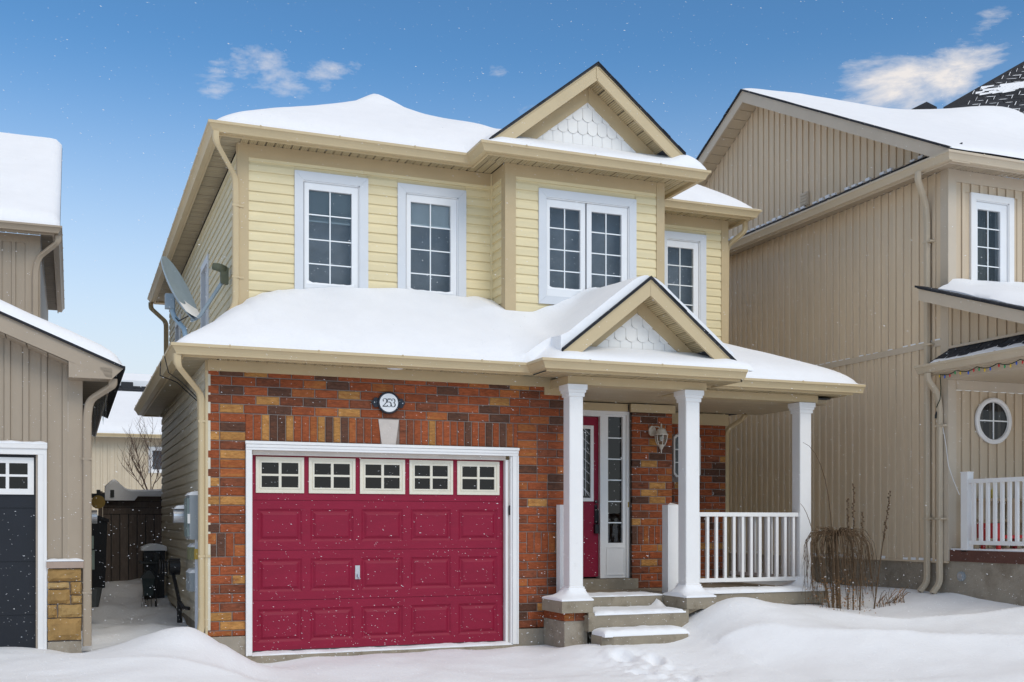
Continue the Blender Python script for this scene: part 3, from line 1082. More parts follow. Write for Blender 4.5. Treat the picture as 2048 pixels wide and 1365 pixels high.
for f, y in ((1.0, 1.875), (1.0, 1.95), (.86, 1.885), (.86, 1.95)):
    vs += [(cx + (a - cx) * f, y, cz + (b - cz) * (f if f == 1 else .915)) for a, b in oc]
for k in range(8):
    j = (k + 1) % 8
    fs += [(k, j, 16 + j, 16 + k), (8 + k, 8 + j, j, k), (16 + k, 16 + j, 24 + j, 24 + k)]
MB().add(vs, fs).build('casing', WHTC, OW)
for i in range(3):
    for j in range(2): B('pane', GLS, OW, 6.64 + .195 * j, 6.835 + .195 * j, 1.925, 1.93, 2.04 + .1833 * i, 2.04 + .1833 * (i + 1))
m = MB().box(6.828, 6.842, 1.912, 1.922, 2.04, 2.59)
for i in (1, 2):
    m.box(6.64, 6.828, 1.913, 1.921, 2.033 + .1833 * i, 2.047 + .1833 * i); m.box(6.842, 7.03, 1.913, 1.921, 2.033 + .1833 * i, 2.047 + .1833 * i)
m.build('grille', MUN, OW)

# --- porch railings
def railing(parent, p0, p1, zb, zt, n, mt, tw=.055, post=None):
    """railing from p0 to p1 (plan); rails and balusters are pieces of it"""
    a, b = Vector(p0), Vector(p1)
    d = (b - a).normalized()
    ax = abs(d.x) > .5
    def bx(m, s, e, w, z0, z1):
        p, q = a + d * s, a + d * e
        if ax: return m.box(p.x, q.x, p.y - w / 2, p.y + w / 2, z0, z1)
        return m.box(p.x - w / 2, p.x + w / 2, p.y, q.y, z0, z1)
    L = (b - a).length
    r = bx(MB(), 0, L, tw, zt - .052, zt)
    r = r.build('porch_railing', mt, parent)
    bx(MB(), 0, L, tw * .75, zb, zb + .05).build('bottom_rail', mt, r)
    for i in range(n):
        s = L * (i + .5) / n
        bx(MB(), s - .018, s + .018, .036, zb + .05, zt - .052).build('baluster', mt, r)
    return r
RL = railing(H, (5.65, .16), (7.457, .16), .618, 1.497, 14, WHTC)
MB().box(5.50, 5.65, .09, .235, .5, 1.575).ext([(5.50, .09, 1.575), (5.65, .09, 1.575), (5.65, .235, 1.575), (5.50, .235, 1.575)], (0, 0, .012)).build('newel_post', WHTC, RL)
MB().ext([(5.495, .085, 1.588), (5.655, .085, 1.588), (5.575, .1625, 1.612)], (0, .0, .001)).build('newel_cap', WHTC, RL)
railing(H, (7.56, .29), (7.56, 1.87), .62, 1.497, 12, WHTC)
MB().box(3.945, 4.045, -.13, -.032, .5, 1.575).build('newel_post', WHTC, H)

# --- first-floor roof deck
def z_low(x, y):
    f = -.36 if x < 3.5 else (-.20 if x > 6.06 else -.36)
    if 3.46 <= x <= 6.06 and y < -.2: f = -.80
    z = ZE + .43 * (y - f)
    if 3.46 <= x <= 6.06: z = min(ZE + .43 * (y + .80), 3.42) if y < -.2 else max(ZE + .43 * (y + .30), 3.30)
    z = min(z, ZE + .43 * (x + .34), ZE + .43 * (8.16 - x))
    return z
m = MB()
def sheet(mb, pts, th=.02):
    mb.ext(pts, (0, 0, -th))
# planes: front-left, west, porch, east
sheet(m, [(-.30, -.36, 3.14), (3.52, -.36, 3.14), (3.62, 1.16, 3.79), (1.17, 1.16, 3.79)])
sheet(m, [(-.30, 6.42, 3.14), (-.30, -.36, 3.14), (.50, .44, 3.485), (.50, 6.42, 3.485)])
sheet(m, [(.50, .44, 3.484), (1.17, 1.16, 3.789), (.50, 1.16, 3.789)])
sheet(m, [(3.80, -.80, 3.14), (6.04, -.80, 3.14), (6.04, -.40, 3.31), (3.80, -.40, 3.31)])
sheet(m, [(3.52, -.78, 3.14), (3.80, -.78, 3.14), (3.80, -.34, 3.145), (3.52, -.34, 3.145)])
sheet(m, [(3.53, -.40, 3.12), (5.95, -.40, 3.12), (5.95, .69, 3.59), (3.6, .69, 3.59)])
sheet(m, [(5.9, -.16, 3.14), (8.12, -.16, 3.14), (6.06, 1.92, 4.03), (5.77, 1.92, 4.03), (5.77, .69, 3.50)])
sheet(m, [(8.12, -.16, 3.14), (8.12, 4.0, 3.14), (7.5, 4.0, 3.40), (7.5, .46, 3.40)])
m.build('shingle_roof', SHIN, H)
gable(H, 4.812, 4.165, .80, 1.105, 1.155, -.72, -.41, -.3, TAN, TANF, 3.335, 1.42, (.147, .155), .135)
# upstairs front wall, bay, right section
hw = [(1.112, 1.993, 3.9, 5.49), (2.358, 3.236, 3.9, 5.48)]
lap_wall(H, 'x', 1.15, -1, .587, 3.58, 3.5, 5.575, YEL, hw, zref=3.484)
hb = [(4.013, 5.361, 4.058, 5.474)]
lap_wall(H, 'x', .678, -1, 3.712, 5.655, 3.3, 5.58, YEL, hb, zref=3.26)
lap_wall(H, 'y', 3.595, -1, .78, 1.115, 3.4, 5.58, YEL, zref=3.484)
hr_ = [(6.40, 7.144, 4.05, 5.486)]
lap_wall(H, 'x', 1.9, -1, 5.79, 7.40, 3.6, 5.58, YEL, hr_, zref=3.6)
lap_wall(H, 'y', .48, -1, 1.16, 10.7, 3.3, 5.62, pm('side_yellow', (.68, .60, .40), .5, .06, 3, .05, 90, ov=.04, sc=(3, .6, 3)),
         [(4.0, 4.9, 3.2, 5.1), (8.2, 9.2, 3.2, 5.0)], zref=3.3)
B('rear_wall', TAUPS, H, .48, 7.5, 10.7, 10.75, 0, 5.7)
B('east_wall', YEL, H, 7.46, 7.50, 1.93, 10.7, 0, 5.7)
B('bay_side_wall', YEL, H, 5.72, 5.765, .71, 1.9, 3.3, 5.7)
for (a, b, c) in ((.460, .586, 1.15), (7.402, 7.52, 1.9)):
    B('corner_board', TANF, H, a, b, c - .024, c + .02, 3.3, 5.73)
B('corner_board', TANF, H, .456, .481, 1.128, 1.24, 3.3, 5.73)
B('corner_board', TANF, H, 3.571, 3.711, .652, .70, 3.3, 5.73)
B('corner_board', TANF, H, 3.571, 3.594, .701, .78, 3.3, 5.73)
B('corner_board', TANF, H, 5.656, 5.772, .652, .70, 3.3, 5.73)
B('corner_post', YEL, H, 3.562, 3.593, 1.116, 1.15, 3.3, 5.73)
B('frieze_board', TANF, H, .587, 3.561, 1.128, 1.16, 5.577, 5.73)
B('frieze_board', TANF, H, 3.712, 5.655, .657, .69, 5.583, 5.73)
B('frieze_board', TANF, H, 3.574, 3.593, .781, 1.115, 5.583, 5.73)
B('frieze_board', TANF, H, 5.773, 7.401, 1.878, 1.91, 5.583, 5.73)
hz = lambda a: [a[0], a[1], a[2]]
window_x(H, 1.15, 1.112, 1.993, 3.92, 5.490, .104, [(1.284, 1.797, 4.187, 5.290, [1.54], [4.423, 4.710, 5.002])], 4.93, sill_snow=True)
window_x(H, 1.15, 2.358, 3.236, 3.92, 5.482, .102, [(2.529, 3.041, 4.20, 5.279, [2.785], [4.413, 4.708, 4.995])], 5.008, BLNW, sill_snow=True)
window_x(H, .678, 4.013, 5.361, 4.058, 5.474, .102, [(4.170, 4.588, 4.262, 5.265, [4.379], [4.488, 4.749, 5.013]), (4.741, 5.163, 4.262, 5.265, [4.952], [4.488, 4.749, 5.013])], sill_snow=True)
window_x(H, 1.9, 6.40, 7.144, 4.05, 5.486, .10, [(6.528, 6.948, 4.22, 5.278, [6.738], [4.476, 4.747, 5.022])])
# side windows on the west wall
for (a, b, z0, z1) in ((4.0, 4.9, 3.7, 5.1), (8.2, 9.2, 3.7, 5.0)):
    w = B('window', DARK, H, .60, .62, a, b, 3.2, z1)
    m = MB()
    for (s, e, p, q) in cells(a, b, 3.2, z1, [(a + .1, b - .1, 3.1, z1 - .1)]): m.box(.445, .62, s, e, p, q)
    m.build('casing', WINT, w)
    B('pane', GLS, w, .50, .505, a + .1, b - .1, 3.2, z1 - .1)
    B('sash', SASH, w, .47, .50, (a + b) / 2 - .02, (a + b) / 2 + .02, 3.2, z1 - .1)
# upper eaves
ZU = 5.815
gutter(H, [(.21, 11.2), (.21, .85), (3.225, .85), (3.225, .34), (6.08, .34), (6.08, 1.2)], ZU, TAN)
gutter(H, [(5.9, 1.58), (7.69, 1.58), (7.69, 2.3)], ZU, TAN)
m = MB().box(.21, .23, .87, 11.2, 5.70, 5.812); m.box(.21, 3.245, .85, .87, 5.69, 5.812); m.box(3.225, 3.245, .36, .85, 5.69, 5.812); m.box(3.225, 6.08, .34, .36, 5.69, 5.812)
m.box(6.06, 6.08, .36, 1.9, 5.69, 5.812); m.box(6.08, 7.69, 1.58, 1.6, 5.69, 5.812); m.box(7.67, 7.69, 1.6, 10.7, 5.69, 5.812)
m.build('fascia_board', TAN, H)
soffit(H, 'x', .48, 3.24, .87, 1.128, 5.73, TAND, .098)
soffit(H, 'x', 3.247, 6.06, .36, .656, 5.73, TAND, .098)
soffit(H, 'x', 3.247, 3.57, .66, 1.128, 5.732, TAND, .098)
soffit(H, 'x', 5.775, 6.06, .66, 1.57, 5.732, TAND, .098)
soffit(H, 'x', 6.08, 7.67, 1.6, 1.878, 5.73, TAND, .098)
soffit(H, 'y', .87, 11.2, .23, .48, 5.73, TANDY, .14)
B('soffit_end', TANF, H, 7.525, 7.67, 1.88, 10.7, 5.73, 5.745)
B('soffit_end', TANF, H, .23, .5, 11.0, 11.2, 5.70, 5.81)
B('soffit_rib', TAN, H, .245, .262, .875, 1.10, 5.716, 5.732)
# upper roof deck
m = MB()
sheet(m, [(.21, .85, 5.80), (5.2, .85, 5.80), (2.68, 3.34, 7.12)])
sheet(m, [(.21, 11.2, 5.80), (.21, .85, 5.80), (2.68, 3.34, 7.12), (2.68, 8.7, 7.12)])
sheet(m, [(5.2, .85, 5.80), (5.2, 11.2, 5.80), (2.68, 8.7, 7.12), (2.68, 3.34, 7.12)])
sheet(m, [(3.23, .34, 5.80), (6.08, .34, 5.80), (5.72, .70, 5.99), (3.60, .70, 5.99)])
sheet(m, [(6.08, .34, 5.80), (6.08, 1.9, 5.80), (5.72, 1.9, 5.99), (5.72, .70, 5.99)])
sheet(m, [(5.2, 1.58, 5.80), (7.69, 1.58, 5.80), (6.4, 2.88, 6.49), (5.2, 2.88, 6.49)])
sheet(m, [(7.69, 1.58, 5.80), (7.69, 10.7, 5.80), (6.4, 9.4, 6.49), (6.4, 2.88, 6.49)])
m.build('shingle_roof', SHIN, H)
gable(H, 4.668, 6.995, .785, 1.40, 1.235, .36, .62, .7, TAN, TANF, 6.05, 3.2, (.135, .165), .165)
MB().box(4.655, 4.681, .352, .362, 6.80, 6.96).build('peak_cap', TAN, H)
# dark ridge caps peeping through the snow
for i in range(7):
    t = i / 7
    c = (2.72 + 2.1 * t, 3.3 - 2.1 * t, 7.225 - 1.14 * t)
    MB().box(c[0] - .10, c[0] + .10, c[1] - .06, c[1] + .06, c[2] - .04, c[2] + .012).build('ridge_cap', SHIN, H)

# downspouts of the yellow house
downspout(H, [(-.335, -.36, 3.05), (-.335, -.36, 2.94), (-.06, .03, 2.70), (-.05, .035, 2.3), (-.05, .035, .32), (-.09, .0, .16)], (1, .35, 0), TAN, .075, .055, [(2.42, (-.05, .035)), (1.02, (-.05, .035))])
B('downspout_strap', TAN, H, -.02, .03, -.012, -.004, 1.008, 1.032)
downspout(H, [(.175, .79, 5.71), (.175, .79, 5.60), (.43, 1.11, 5.33), (.435, 1.12, 5.1), (.435, 1.12, 3.86), (.33, 1.06, 3.72)], (1, .3, 0), TAN, .072, .055, [(5.0, (.435, 1.12)), (4.18, (.435, 1.12))])
for zz in (5.0, 4.18): MB().box(.47, .53, 1.116, 1.125, zz - .012, zz + .012).build('downspout_strap', TAN, H)
downspout(H, [(.15, 11.1, 5.71), (.15, 11.1, 5.6), (.42, 10.85, 5.3), (.42, 10.8, 3.2)], (1, 0, 0), TAND, .09, .06)
downspout(H, [(7.70, 1.72, 5.71), (7.70, 1.72, 5.56), (7.56, 1.98, 5.40), (7.55, 2.0, 3.2)], (1, .3, 0), TAN, .07, .055)
downspout(H, [(7.72, 1.75, 2.93), (7.70, 1.80, 2.86), (7.54, 1.96, 2.72), (7.53, 1.96, .5)], (1, .3, 0), TANF, .07, .055)
'''END2'''

# ================================================================== SNOW
def lerp_tab(x, tab):
    if x <= tab[0][0]: return tab[0][1]
    for (a, p), (b, q) in zip(tab, tab[1:]):
        if x <= b:
            t = (x - a) / (b - a)
            t = t * t * (3 - 2 * t)
            return p + (q - p) * t
    return tab[-1][1]


def smin(a, b, k=.12):
    h = max(0.0, min(1.0, .5 + .5 * (b - a) / k))
    return b * (1 - h) + a * h - k * h * (1 - h)


def smax(a, b, k=.12):
    return -smin(-a, -b, k)


def nz(x, y, s, seed=0):
    return mnoise.noise(Vector((x * s + seed * 7.3, y * s - seed * 3.1, seed * 1.7)))


def snow_sheet(name, xs, ys, top, bot, mask, label, group='snow lying on the roofs and ledges', parent=None):
    """closed snow blanket from a height field: top(x,y), bot(x,y), mask(cell centre)"""
    nx, ny = len(xs), len(ys)
    T = {}
    vs, fs = [], []
    def vt(i, j, kind):
        k = (i, j, kind)
        if k not in T:
            T[k] = len(vs)
            x, y = xs[i], ys[j]
            vs.append((x, y, top(x, y) if kind else bot(x, y)))
        return T[k]
    M = [[mask((xs[i] + xs[i + 1]) / 2, (ys[j] + ys[j + 1]) / 2) for j in range(ny - 1)] for i in range(nx - 1)]
    for i in range(nx - 1):
        for j in range(ny - 1):
            if not M[i][j]: continue
            fs.append((vt(i, j, 1), vt(i + 1, j, 1), vt(i + 1, j + 1, 1), vt(i, j + 1, 1)))
            for (di, dj, a, b) in ((-1, 0, (i, j + 1), (i, j)), (1, 0, (i + 1, j), (i + 1, j + 1)), (0, -1, (i, j), (i + 1, j)), (0, 1, (i + 1, j + 1), (i, j + 1))):
                p, q = i + di, j + dj
                if 0 <= p < nx - 1 and 0 <= q < ny - 1 and M[p][q]: continue
                fs.append((vt(*a, 0), vt(*b, 0), vt(*b, 1), vt(*a, 1)))
    o = MB().add(vs, fs).build(name, SNOW, parent, True, 60)
    if parent is None: tag(o, label, 'snow', group, 'stuff')
    return o


def grid(a, b, st, extra=()):
    n = max(1, int(round((b - a) / st)))
    g = sorted(set([round(a + (b - a) * i / n, 4) for i in range(n + 1)] + [round(e, 4) for e in extra]))
    return [v for k, v in enumerate(g) if k == 0 or v - g[k - 1] > .004 or v in [round(e, 4) for e in extra]]


WALLZ = [(.45, 3.84), (.48, 3.86), (.60, 3.95), (.775, 4.022), (.95, 4.065), (1.18, 4.118), (1.78, 4.177), (2.40, 4.208), (2.78, 4.190), (3.03, 4.165), (3.3, 4.09), (3.6, 3.985)]
BAYZ = [(3.3, 4.0), (3.6, 3.955), (3.9, 3.963), (4.18, 4.05), (4.38, 4.13), (4.7, 4.25), (4.86, 4.285), (5.1, 4.22), (5.8, 3.75)]


def low_base(x, y):
    f = smin(ZE + .43 * (y + .36), ZE + .43 * (x + .34), .10)
    return f


def sstep(t):
    t = max(0.0, min(1.0, t))
    return t * t * (3 - 2 * t)


def left_top(x, y):
    dl, df = x + .38, y + .44
    d = max(0.0, min(dl, df))
    b = smin(ZE + .43 * max(0, y + .38), ZE + .43 * max(0, x + .36), .10)
    z = b + .13 * (1 - math.exp(-d / .17))
    if x > -.2:
        # drift banked against the upstairs wall
        wz = lerp_tab(max(x, .48), WALLZ)
        t = max(0.0, min(1.0, (y + .40) / 1.5))
        ex = wz - min(ZE + .43 * 1.51, ZE + .43 * (max(x, .48) + .34)) - .13
        z += max(ex, -.02) * (t ** 1.25) * sstep((x + .2) / .65)
    # where the eave jogs forward in front of the porch gable
    return max(z, ZE + .003) + .20 * sstep((x - 3.25) / .5) * math.exp(-max(0, y + .44) / .35)


def low_top(x, y):
    """snow over the garage and porch roofs"""
    wob = .012 * nz(x, y, 1.4, 2) + .005 * nz(x, y, 4.0, 3)
    if x > 4.75: return mid_top(x, y) + wob
    Lz = left_top(x, y)
    if x < 2.9: return Lz + wob * min(1, max(0, min(x + .38, y + .44)) / .3)
    w = sstep((x - 2.9) / .6)
    f = sstep((x - 3.6) / 1.1)
    M = smax(Lz - .6 * f, mid_top(x, y), .25 * (1 - f) + .01)
    return Lz * (1 - w) + w * M + wob


def mid_top(x, y):
    # valley drift between garage roof and porch gable, then the gable and the porch roof to the right
    ridge = 4.165 + .035 + .085 * max(0.0, min(1.0, (y + .72) / 1.2))
    gl = ridge - .80 * max(0, abs(x - 4.812) - .05) + (.05 if x < 4.812 else .012)
    gl = smin(gl, ridge, .12)
    if x < 4.9:
        fl = ZE + .43 * (y + .36) + .13 * (1 - math.exp(-max(0, y + .44) / .15)) - .012
        t = max(0.0, min(1.0, (y + .36) / 1.03))
        bz = lerp_tab(x, BAYZ)
        fl = fl + max(0, bz - (ZE + .43 * 1.04 + .12)) * t ** 1.3
        fl += .20 * sstep((x - 3.25) / .5) * math.exp(-max(0, y + .44) / .35)
        if y < -.72: return eyebrow(x, y)
        return smax(fl, gl, .22)
    dr, df = 8.2 - x, y + .24
    d = max(0.0, min(dr, df))
    b = smin(ZE + .43 * (y + .18), ZE + .43 * (8.14 - x), .12)
    fl = max(b + .17 * (1 - math.exp(-d / .10)) - .014, ZE + .004)
    if y < -.72: return eyebrow(x, y)
    return smax(fl, gl, .10) if y > -.24 else gl


def eyebrow(x, y):
    return ZE + .45 * (y + .86) + .05 * (1 - math.exp(-max(0, y + .89) / .06))


def low_mask(x, y):
    if x < .46: return -.44 < y < 6.40
    if x < 3.58: return -.44 < y < 1.12
    if y > .65 and x < 5.78: return False
    if y > 1.87 and x < 7.53: return False
    if x < 3.70: return y > -.44
    if x > 5.93: return y > -.235
    # behind the gable's rake the blanket follows the gable slopes
    return y > -.70 and (abs(x - 4.812) < 1.13)


xs = grid(-.385, 8.205, .045, (.46, 3.58, 3.70, 5.78, 5.93, 7.53, 4.812))
ys = grid(-.44, 6.4, .05, (-.235, .65, 1.12, 1.87, -.70))
ys = [-.70, -.66, -.60, -.55, -.50, -.47] + [y for y in ys if y >= -.44 and (y < 2.0 or round(y * 20) % 3 == 0)]
ys = sorted(set(ys))
snow_sheet('roof_snow', xs, ys, low_top, lambda x, y: min(low_top(x, y) - .01, max(3.138, min(ZE + .43 * (y + .36), ZE + .43 * (x + .34), ZE + .43 * (8.16 - x)) - .06) if not (3.7 < x < 5.93) else 4.165 - .80 * abs(x - 4.812) - .005), low_mask,
           'thick smooth snow blanket over the garage roof and the front porch roof')
# little apron of snow below each gable
def apron(name, x0, x1, y0, y1, z0, sl, xr, label, edge, lift):
    xs_, ys_ = grid(x0, x1, .05), grid(y0, y1, .03)
    def top(x, y):
        e = max(0.0, min(1.0, (y - y0) / .06))
        z = z0 + sl * (y - y0) + .055 * (1 - math.exp(-(y - y0) / .05)) + .008 * nz(x, y, 3, 5)
        if x < 3.9: z = z0 + .004 + (z - z0) * sstep((x - x0 + .06) / .38)
        z += lift * math.exp(-((x - x1 + .25) / .2) ** 2) * e
        zr = z0 + .53 * (x1 - x) + .10 * (1 - math.exp(-(x1 - x) / .06)) if xr else 9
        return smin(z, zr, .05) if xr else z
    return snow_sheet(name, xs_, ys_, top, lambda x, y: min(z0 - .006 + sl * max(0, y - y0 - .08) * .8, top(x, y) - .004), lambda x, y: True, label)
apron('roof_snow', 3.44, 6.09, -.875, -.415, 3.146, .40, False, 'thin snow apron below the porch gable with its white scallops', .1, .03)
apron('roof_snow', 3.12, 6.18, .235, .625, 5.812, .50, True, 'snow apron under the big upstairs gable above the double window', .1, .10)

def up_top(x, y):
    wob = .012 * nz(x, y, 1.1, 8) + .004 * nz(x, y, 4, 9)
    d = max(0.0, min(x - .10, y - .74, 99))
    f = ZU + .56 * (y - .79)
    l = ZU + .56 * (x - .15)
    r = ZU + .56 * (5.16 - x)
    b = smin(smin(f, l, .10), r, .10)
    pk = max(0, 1 - math.hypot(x - 2.65, y - 3.3) / .5)
    T = .125 * (1 - math.exp(-d / .16)) + .085 * pk
    if x > 2.75: T -= .035 * sstep((x - 2.75) / .5)      # wind-scoured lee side
    z = b + T - .012
    # saddle drift where the roof meets the big gable
    if x > 2.6:
        g = math.exp(-((x - 3.55) / .55) ** 2) * math.exp(-((y - 1.5) / .8) ** 2)
        z += .16 * g
        gl = 6.995 - .785 * abs(x - 4.668) + .04
        if y > .60 and x > 3.15: z = smax(z, gl - .03, .25) if x < 4.668 else z
        t = max(0, min(1, (x - 3.02) / .2))
    return max(z, ZU + .004) + wob * min(1, d / .3)
def up_mask(x, y):
    if x < 3.11: return y > .745
    if x < 4.30: return y > .745 and y < 9
    return y > 1.4 and x < 5.2
xs = grid(.105, 5.2, .055, (3.11, 4.30))
ys = grid(.745, 3.9, .055, (1.4,)) + [4.5, 5.5, 7, 9]
snow_sheet('roof_snow', xs, ys, up_top, lambda x, y: min(up_top(x, y) - .006, ZU - .010 + max(0, min(.53 * (y - .79), .53 * (x - .15), .53 * (5.16 - x)) - .03)), up_mask,
           'smooth snow over the main upper roof left of the big gable')
def rt_top(x, y):
    d = max(0.0, min(7.80 - x, y - 1.465))
    b = smin(ZU + .53 * (y - 1.5), ZU + .53 * (7.76 - x), .10)
    return max(b + .20 * (1 - math.exp(-d / .16)) * (1 - .45 * max(0, (x - 6.9))) - .01, ZU + .004) + .012 * nz(x, y, 2.2, 4) * min(1, d / .2)
snow_sheet('roof_snow', grid(6.13, 7.795, .05), grid(1.465, 2.9, .05) + [4, 6, 9], rt_top, lambda x, y: ZU - .010 + max(0, min(.5 * (y - 1.5), .5 * (7.76 - x)) - .03), lambda x, y: True,
           'rounded snow cap on the small roof section beside the neighbouring gable')

# snow on steps, pedestals, slab edge, door threshold
def ledge(name, x0, x1, y0, y1, z, t, label, seed, side=None, lump=0):
    def top(x, y):
        ex = min(x - x0, x1 - x, y - y0 + .004) if side is None else min(y - y0, .1)
        h = t * (1 - math.exp(-max(0, ex + .012) / .03)) + .012 * nz(x, y, 6, seed) + .006 * nz(x, y, 17, seed)
        if lump: h += lump * math.exp(-((x - x1 + .06) / .05) ** 2 - ((y - y1) / .12) ** 2)
        return z + max(h, .003)
    return snow_sheet(name, grid(x0, x1, .035), grid(y0, y1, .035), top, lambda x, y: z - .004, lambda x, y: True, label)
ledge('step_snow', 4.105, 5.27, -.725, -.16, .335, .045, 'snow on the upper concrete step below the porch', 3, lump=.085)
def lowstep(x, y):
    e = min(x - 4.05, 5.12 - x, y + 1.065)
    return .125 + .075 * (1 - math.exp(-max(0, e + .008) / .03)) + .016 * nz(x, y, 7, 6)
snow_sheet('step_snow', grid(4.065, 5.12, .03), grid(-1.055, -.73, .03), lowstep, lambda x, y: .12, lambda x, y: True, 'thick snow on the lowest concrete step of the porch')
for (a, b, cx0, cx1, lb) in ((3.71, 4.10, 3.888, 4.058, 'snow piled round the foot of the column beside the garage'), (5.29, 5.69, 5.392, 5.578, 'snow piled round the foot of the middle porch column')):
    def pt_(x, y, a=a, b=b, c0=cx0, c1=cx1):
        dx = max(c0 - x, 0, x - c1)
        dy = max(-.522 - y, 0, y + .35)
        q = math.hypot(dx, dy)
        e = min(x - a, b - x, y + .705)
        return .5 + .025 * (1 - math.exp(-max(0, e + .01) / .02)) + .13 * math.exp(-q / .07) + .006 * nz(x, y, 9, 2)
    snow_sheet('column_snow', grid(a, b, .022), grid(-.705, -.15, .03), pt_, lambda x, y: .498, lambda x, y: True, lb)
ledge('porch_snow', 5.70, 7.74, -.155, .10, .498, .055, 'snow along the porch slab edge under the white railing', 8)
ledge('porch_snow', 4.11, 5.29, -.145, .25, .498, .02, 'thin snow on the porch slab above the steps', 9)
def c3(x, y):
    q = math.hypot(max(7.458 - x, 0, x - 7.636), max(.10 - y, 0, y - .28))
    return .53 + .14 * math.exp(-q / .08)
snow_sheet('column_snow', grid(7.3, 7.76, .025), grid(-.02, .42, .03), c3, lambda x, y: .498, lambda x, y: True, 'snow piled round the foot of the right-hand porch column')
ledge('threshold_snow', .452, 3.392, -.04, .095, -.034, .03, 'thin strip of snow along the garage door threshold', 12)
# dusting on the railing
m = MB()

# ------------------------------------------------------------------ ground
CTRL = [  # x, y, z
    (.436, -.06, -.094), (.95, -.06, -.075), (1.769, -.06, -.060), (2.632, -.06, -.056), (3.448, -.06, -.05), (3.792, -.06, -.050), (.40, -.20, -.10),
    (1, .4, -.12), (2, .4, -.12), (3, .4, -.12), (3.9, .4, -.1),
    (-2.6, .85, .09), (-2.002, .80, .071), (-1.6, .80, .04), (-1.201, .85, -.030), (-.945, .2, .11), (-.593, -.4, .31), (-.413, -.5, .36), (-.228, -.55, .372), (-.032, -.5, .265), (.12, -.45, .145), (.282, -.35, .012), (.371, -.25, -.088),
    (-1.2, .1, .06), (-1.6, -.2, .10), (-2.2, 0, .08), (-.9, -.6, .20), (-.5, -1.0, .22), (-.1, -1.1, .14), (.25, -1.1, -.05), (-1.2, -1.2, .12), (-2, -1.2, .12), (-.6, -1.9, .14), (0, -2, .02), (-1.6, -2.4, .10),
    (.6, -1.0, -.12), (1.6, -1.0, -.12), (2.6, -1.0, -.115), (3.4, -.8, -.09), (.8, -2.2, -.17), (2.0, -2.4, -.18), (3.2, -2.4, -.17), (3.9, -1.4, -.09),
    (3.788, -.75, -.005), (4.142, -1.20, .015), (4.6, -1.2, .012), (4.976, -1.2, .03), (5.12, -1.1, .10), (4.3, -1.8, -.09), (5.0, -1.8, -.02), (4.4, -2.8, -.16),
    (5.256, -1.0, .187), (5.517, -.95, .395), (5.717, -.95, .49), (5.92, -.95, .525), (6.159, -.9, .490), (6.508, -.8, .400), (7.313, -.5, .335), (7.769, -.5, .285), (8.074, -.6, .272), (8.9, -.4, .42), (8.9, .6, .43), (8.4, .5, .36),
    (5.6, -1.5, .26), (6.0, -1.6, .34), (6.6, -1.5, .31), (7.4, -1.3, .24), (8.2, -1.4, .27), (9.0, -1.4, .42), (9.3, -2.4, .40), (10.5, -3, .42),
    (5.6, -2.3, .06), (6.4, -2.5, .16), (7.3, -2.4, .20), (8.3, -2.6, .24), (5.5, -3.4, -.10), (6.6, -3.6, .02), (7.8, -4, .1), (9, -4.2, .2),
    (6.0, -.3, .36), (7.0, .2, .30), (5.0, -.3, .05), (4.6, .3, 0), (3.8, -.4, -.04), (8.3, 3, .4), (8.3, 6, .4), (8.3, 9, .4),
    (-.908, 6, .277), (-.189, 6, .298), (-.799, 3, .142), (-.378, 3, .16), (-1.011, 1.5, .046), (-.4, 1.2, .13), (-.1, .5, .16), (-.6, 9, .3), (-.6, 13, .4),
    (-3.5, -1, .1), (-4, -4, .0), (-2, -5, -.05), (1, -5, -.25), (4, -6, -.25), (7, -7, -.1), (10, -7, .1), (-2, -10, -.2), (3, -10, -.3), (8, -10, -.2),
    (13, -3, .4), (13, 3, .4), (-4, 3, .1), (-4, 8, .2), (4, 3, 0), (4, 8, .2), (14, 10, .4), (-4, 15, .5), (4, 16, .5), (14, 16, .5)]
C_ = np.array(CTRL)


def _phi(r):
    return np.where(r > 1e-9, r * r * np.log(np.maximum(r, 1e-9)), 0)


_n = len(C_)
_d = np.linalg.norm(C_[:, None, :2] - C_[None, :, :2], axis=2)
_A = np.zeros((_n + 3, _n + 3))
_A[:_n, :_n] = _phi(_d) + np.eye(_n) * .01
_A[:_n, _n] = 1
_A[:_n, _n + 1:] = C_[:, :2]
_A[_n:, :_n] = _A[:_n, _n:].T
_w = np.linalg.solve(_A, np.concatenate([C_[:, 2], np.zeros(3)]))


def ground_z(X, Y):
    X, Y = np.asarray(X, float), np.asarray(Y, float)
    r = np.sqrt((X[..., None] - C_[:, 0]) ** 2 + (Y[..., None] - C_[:, 1]) ** 2)
    return _phi(r) @ _w[:_n] + _w[_n] + _w[_n + 1] * X + _w[_n + 2] * Y


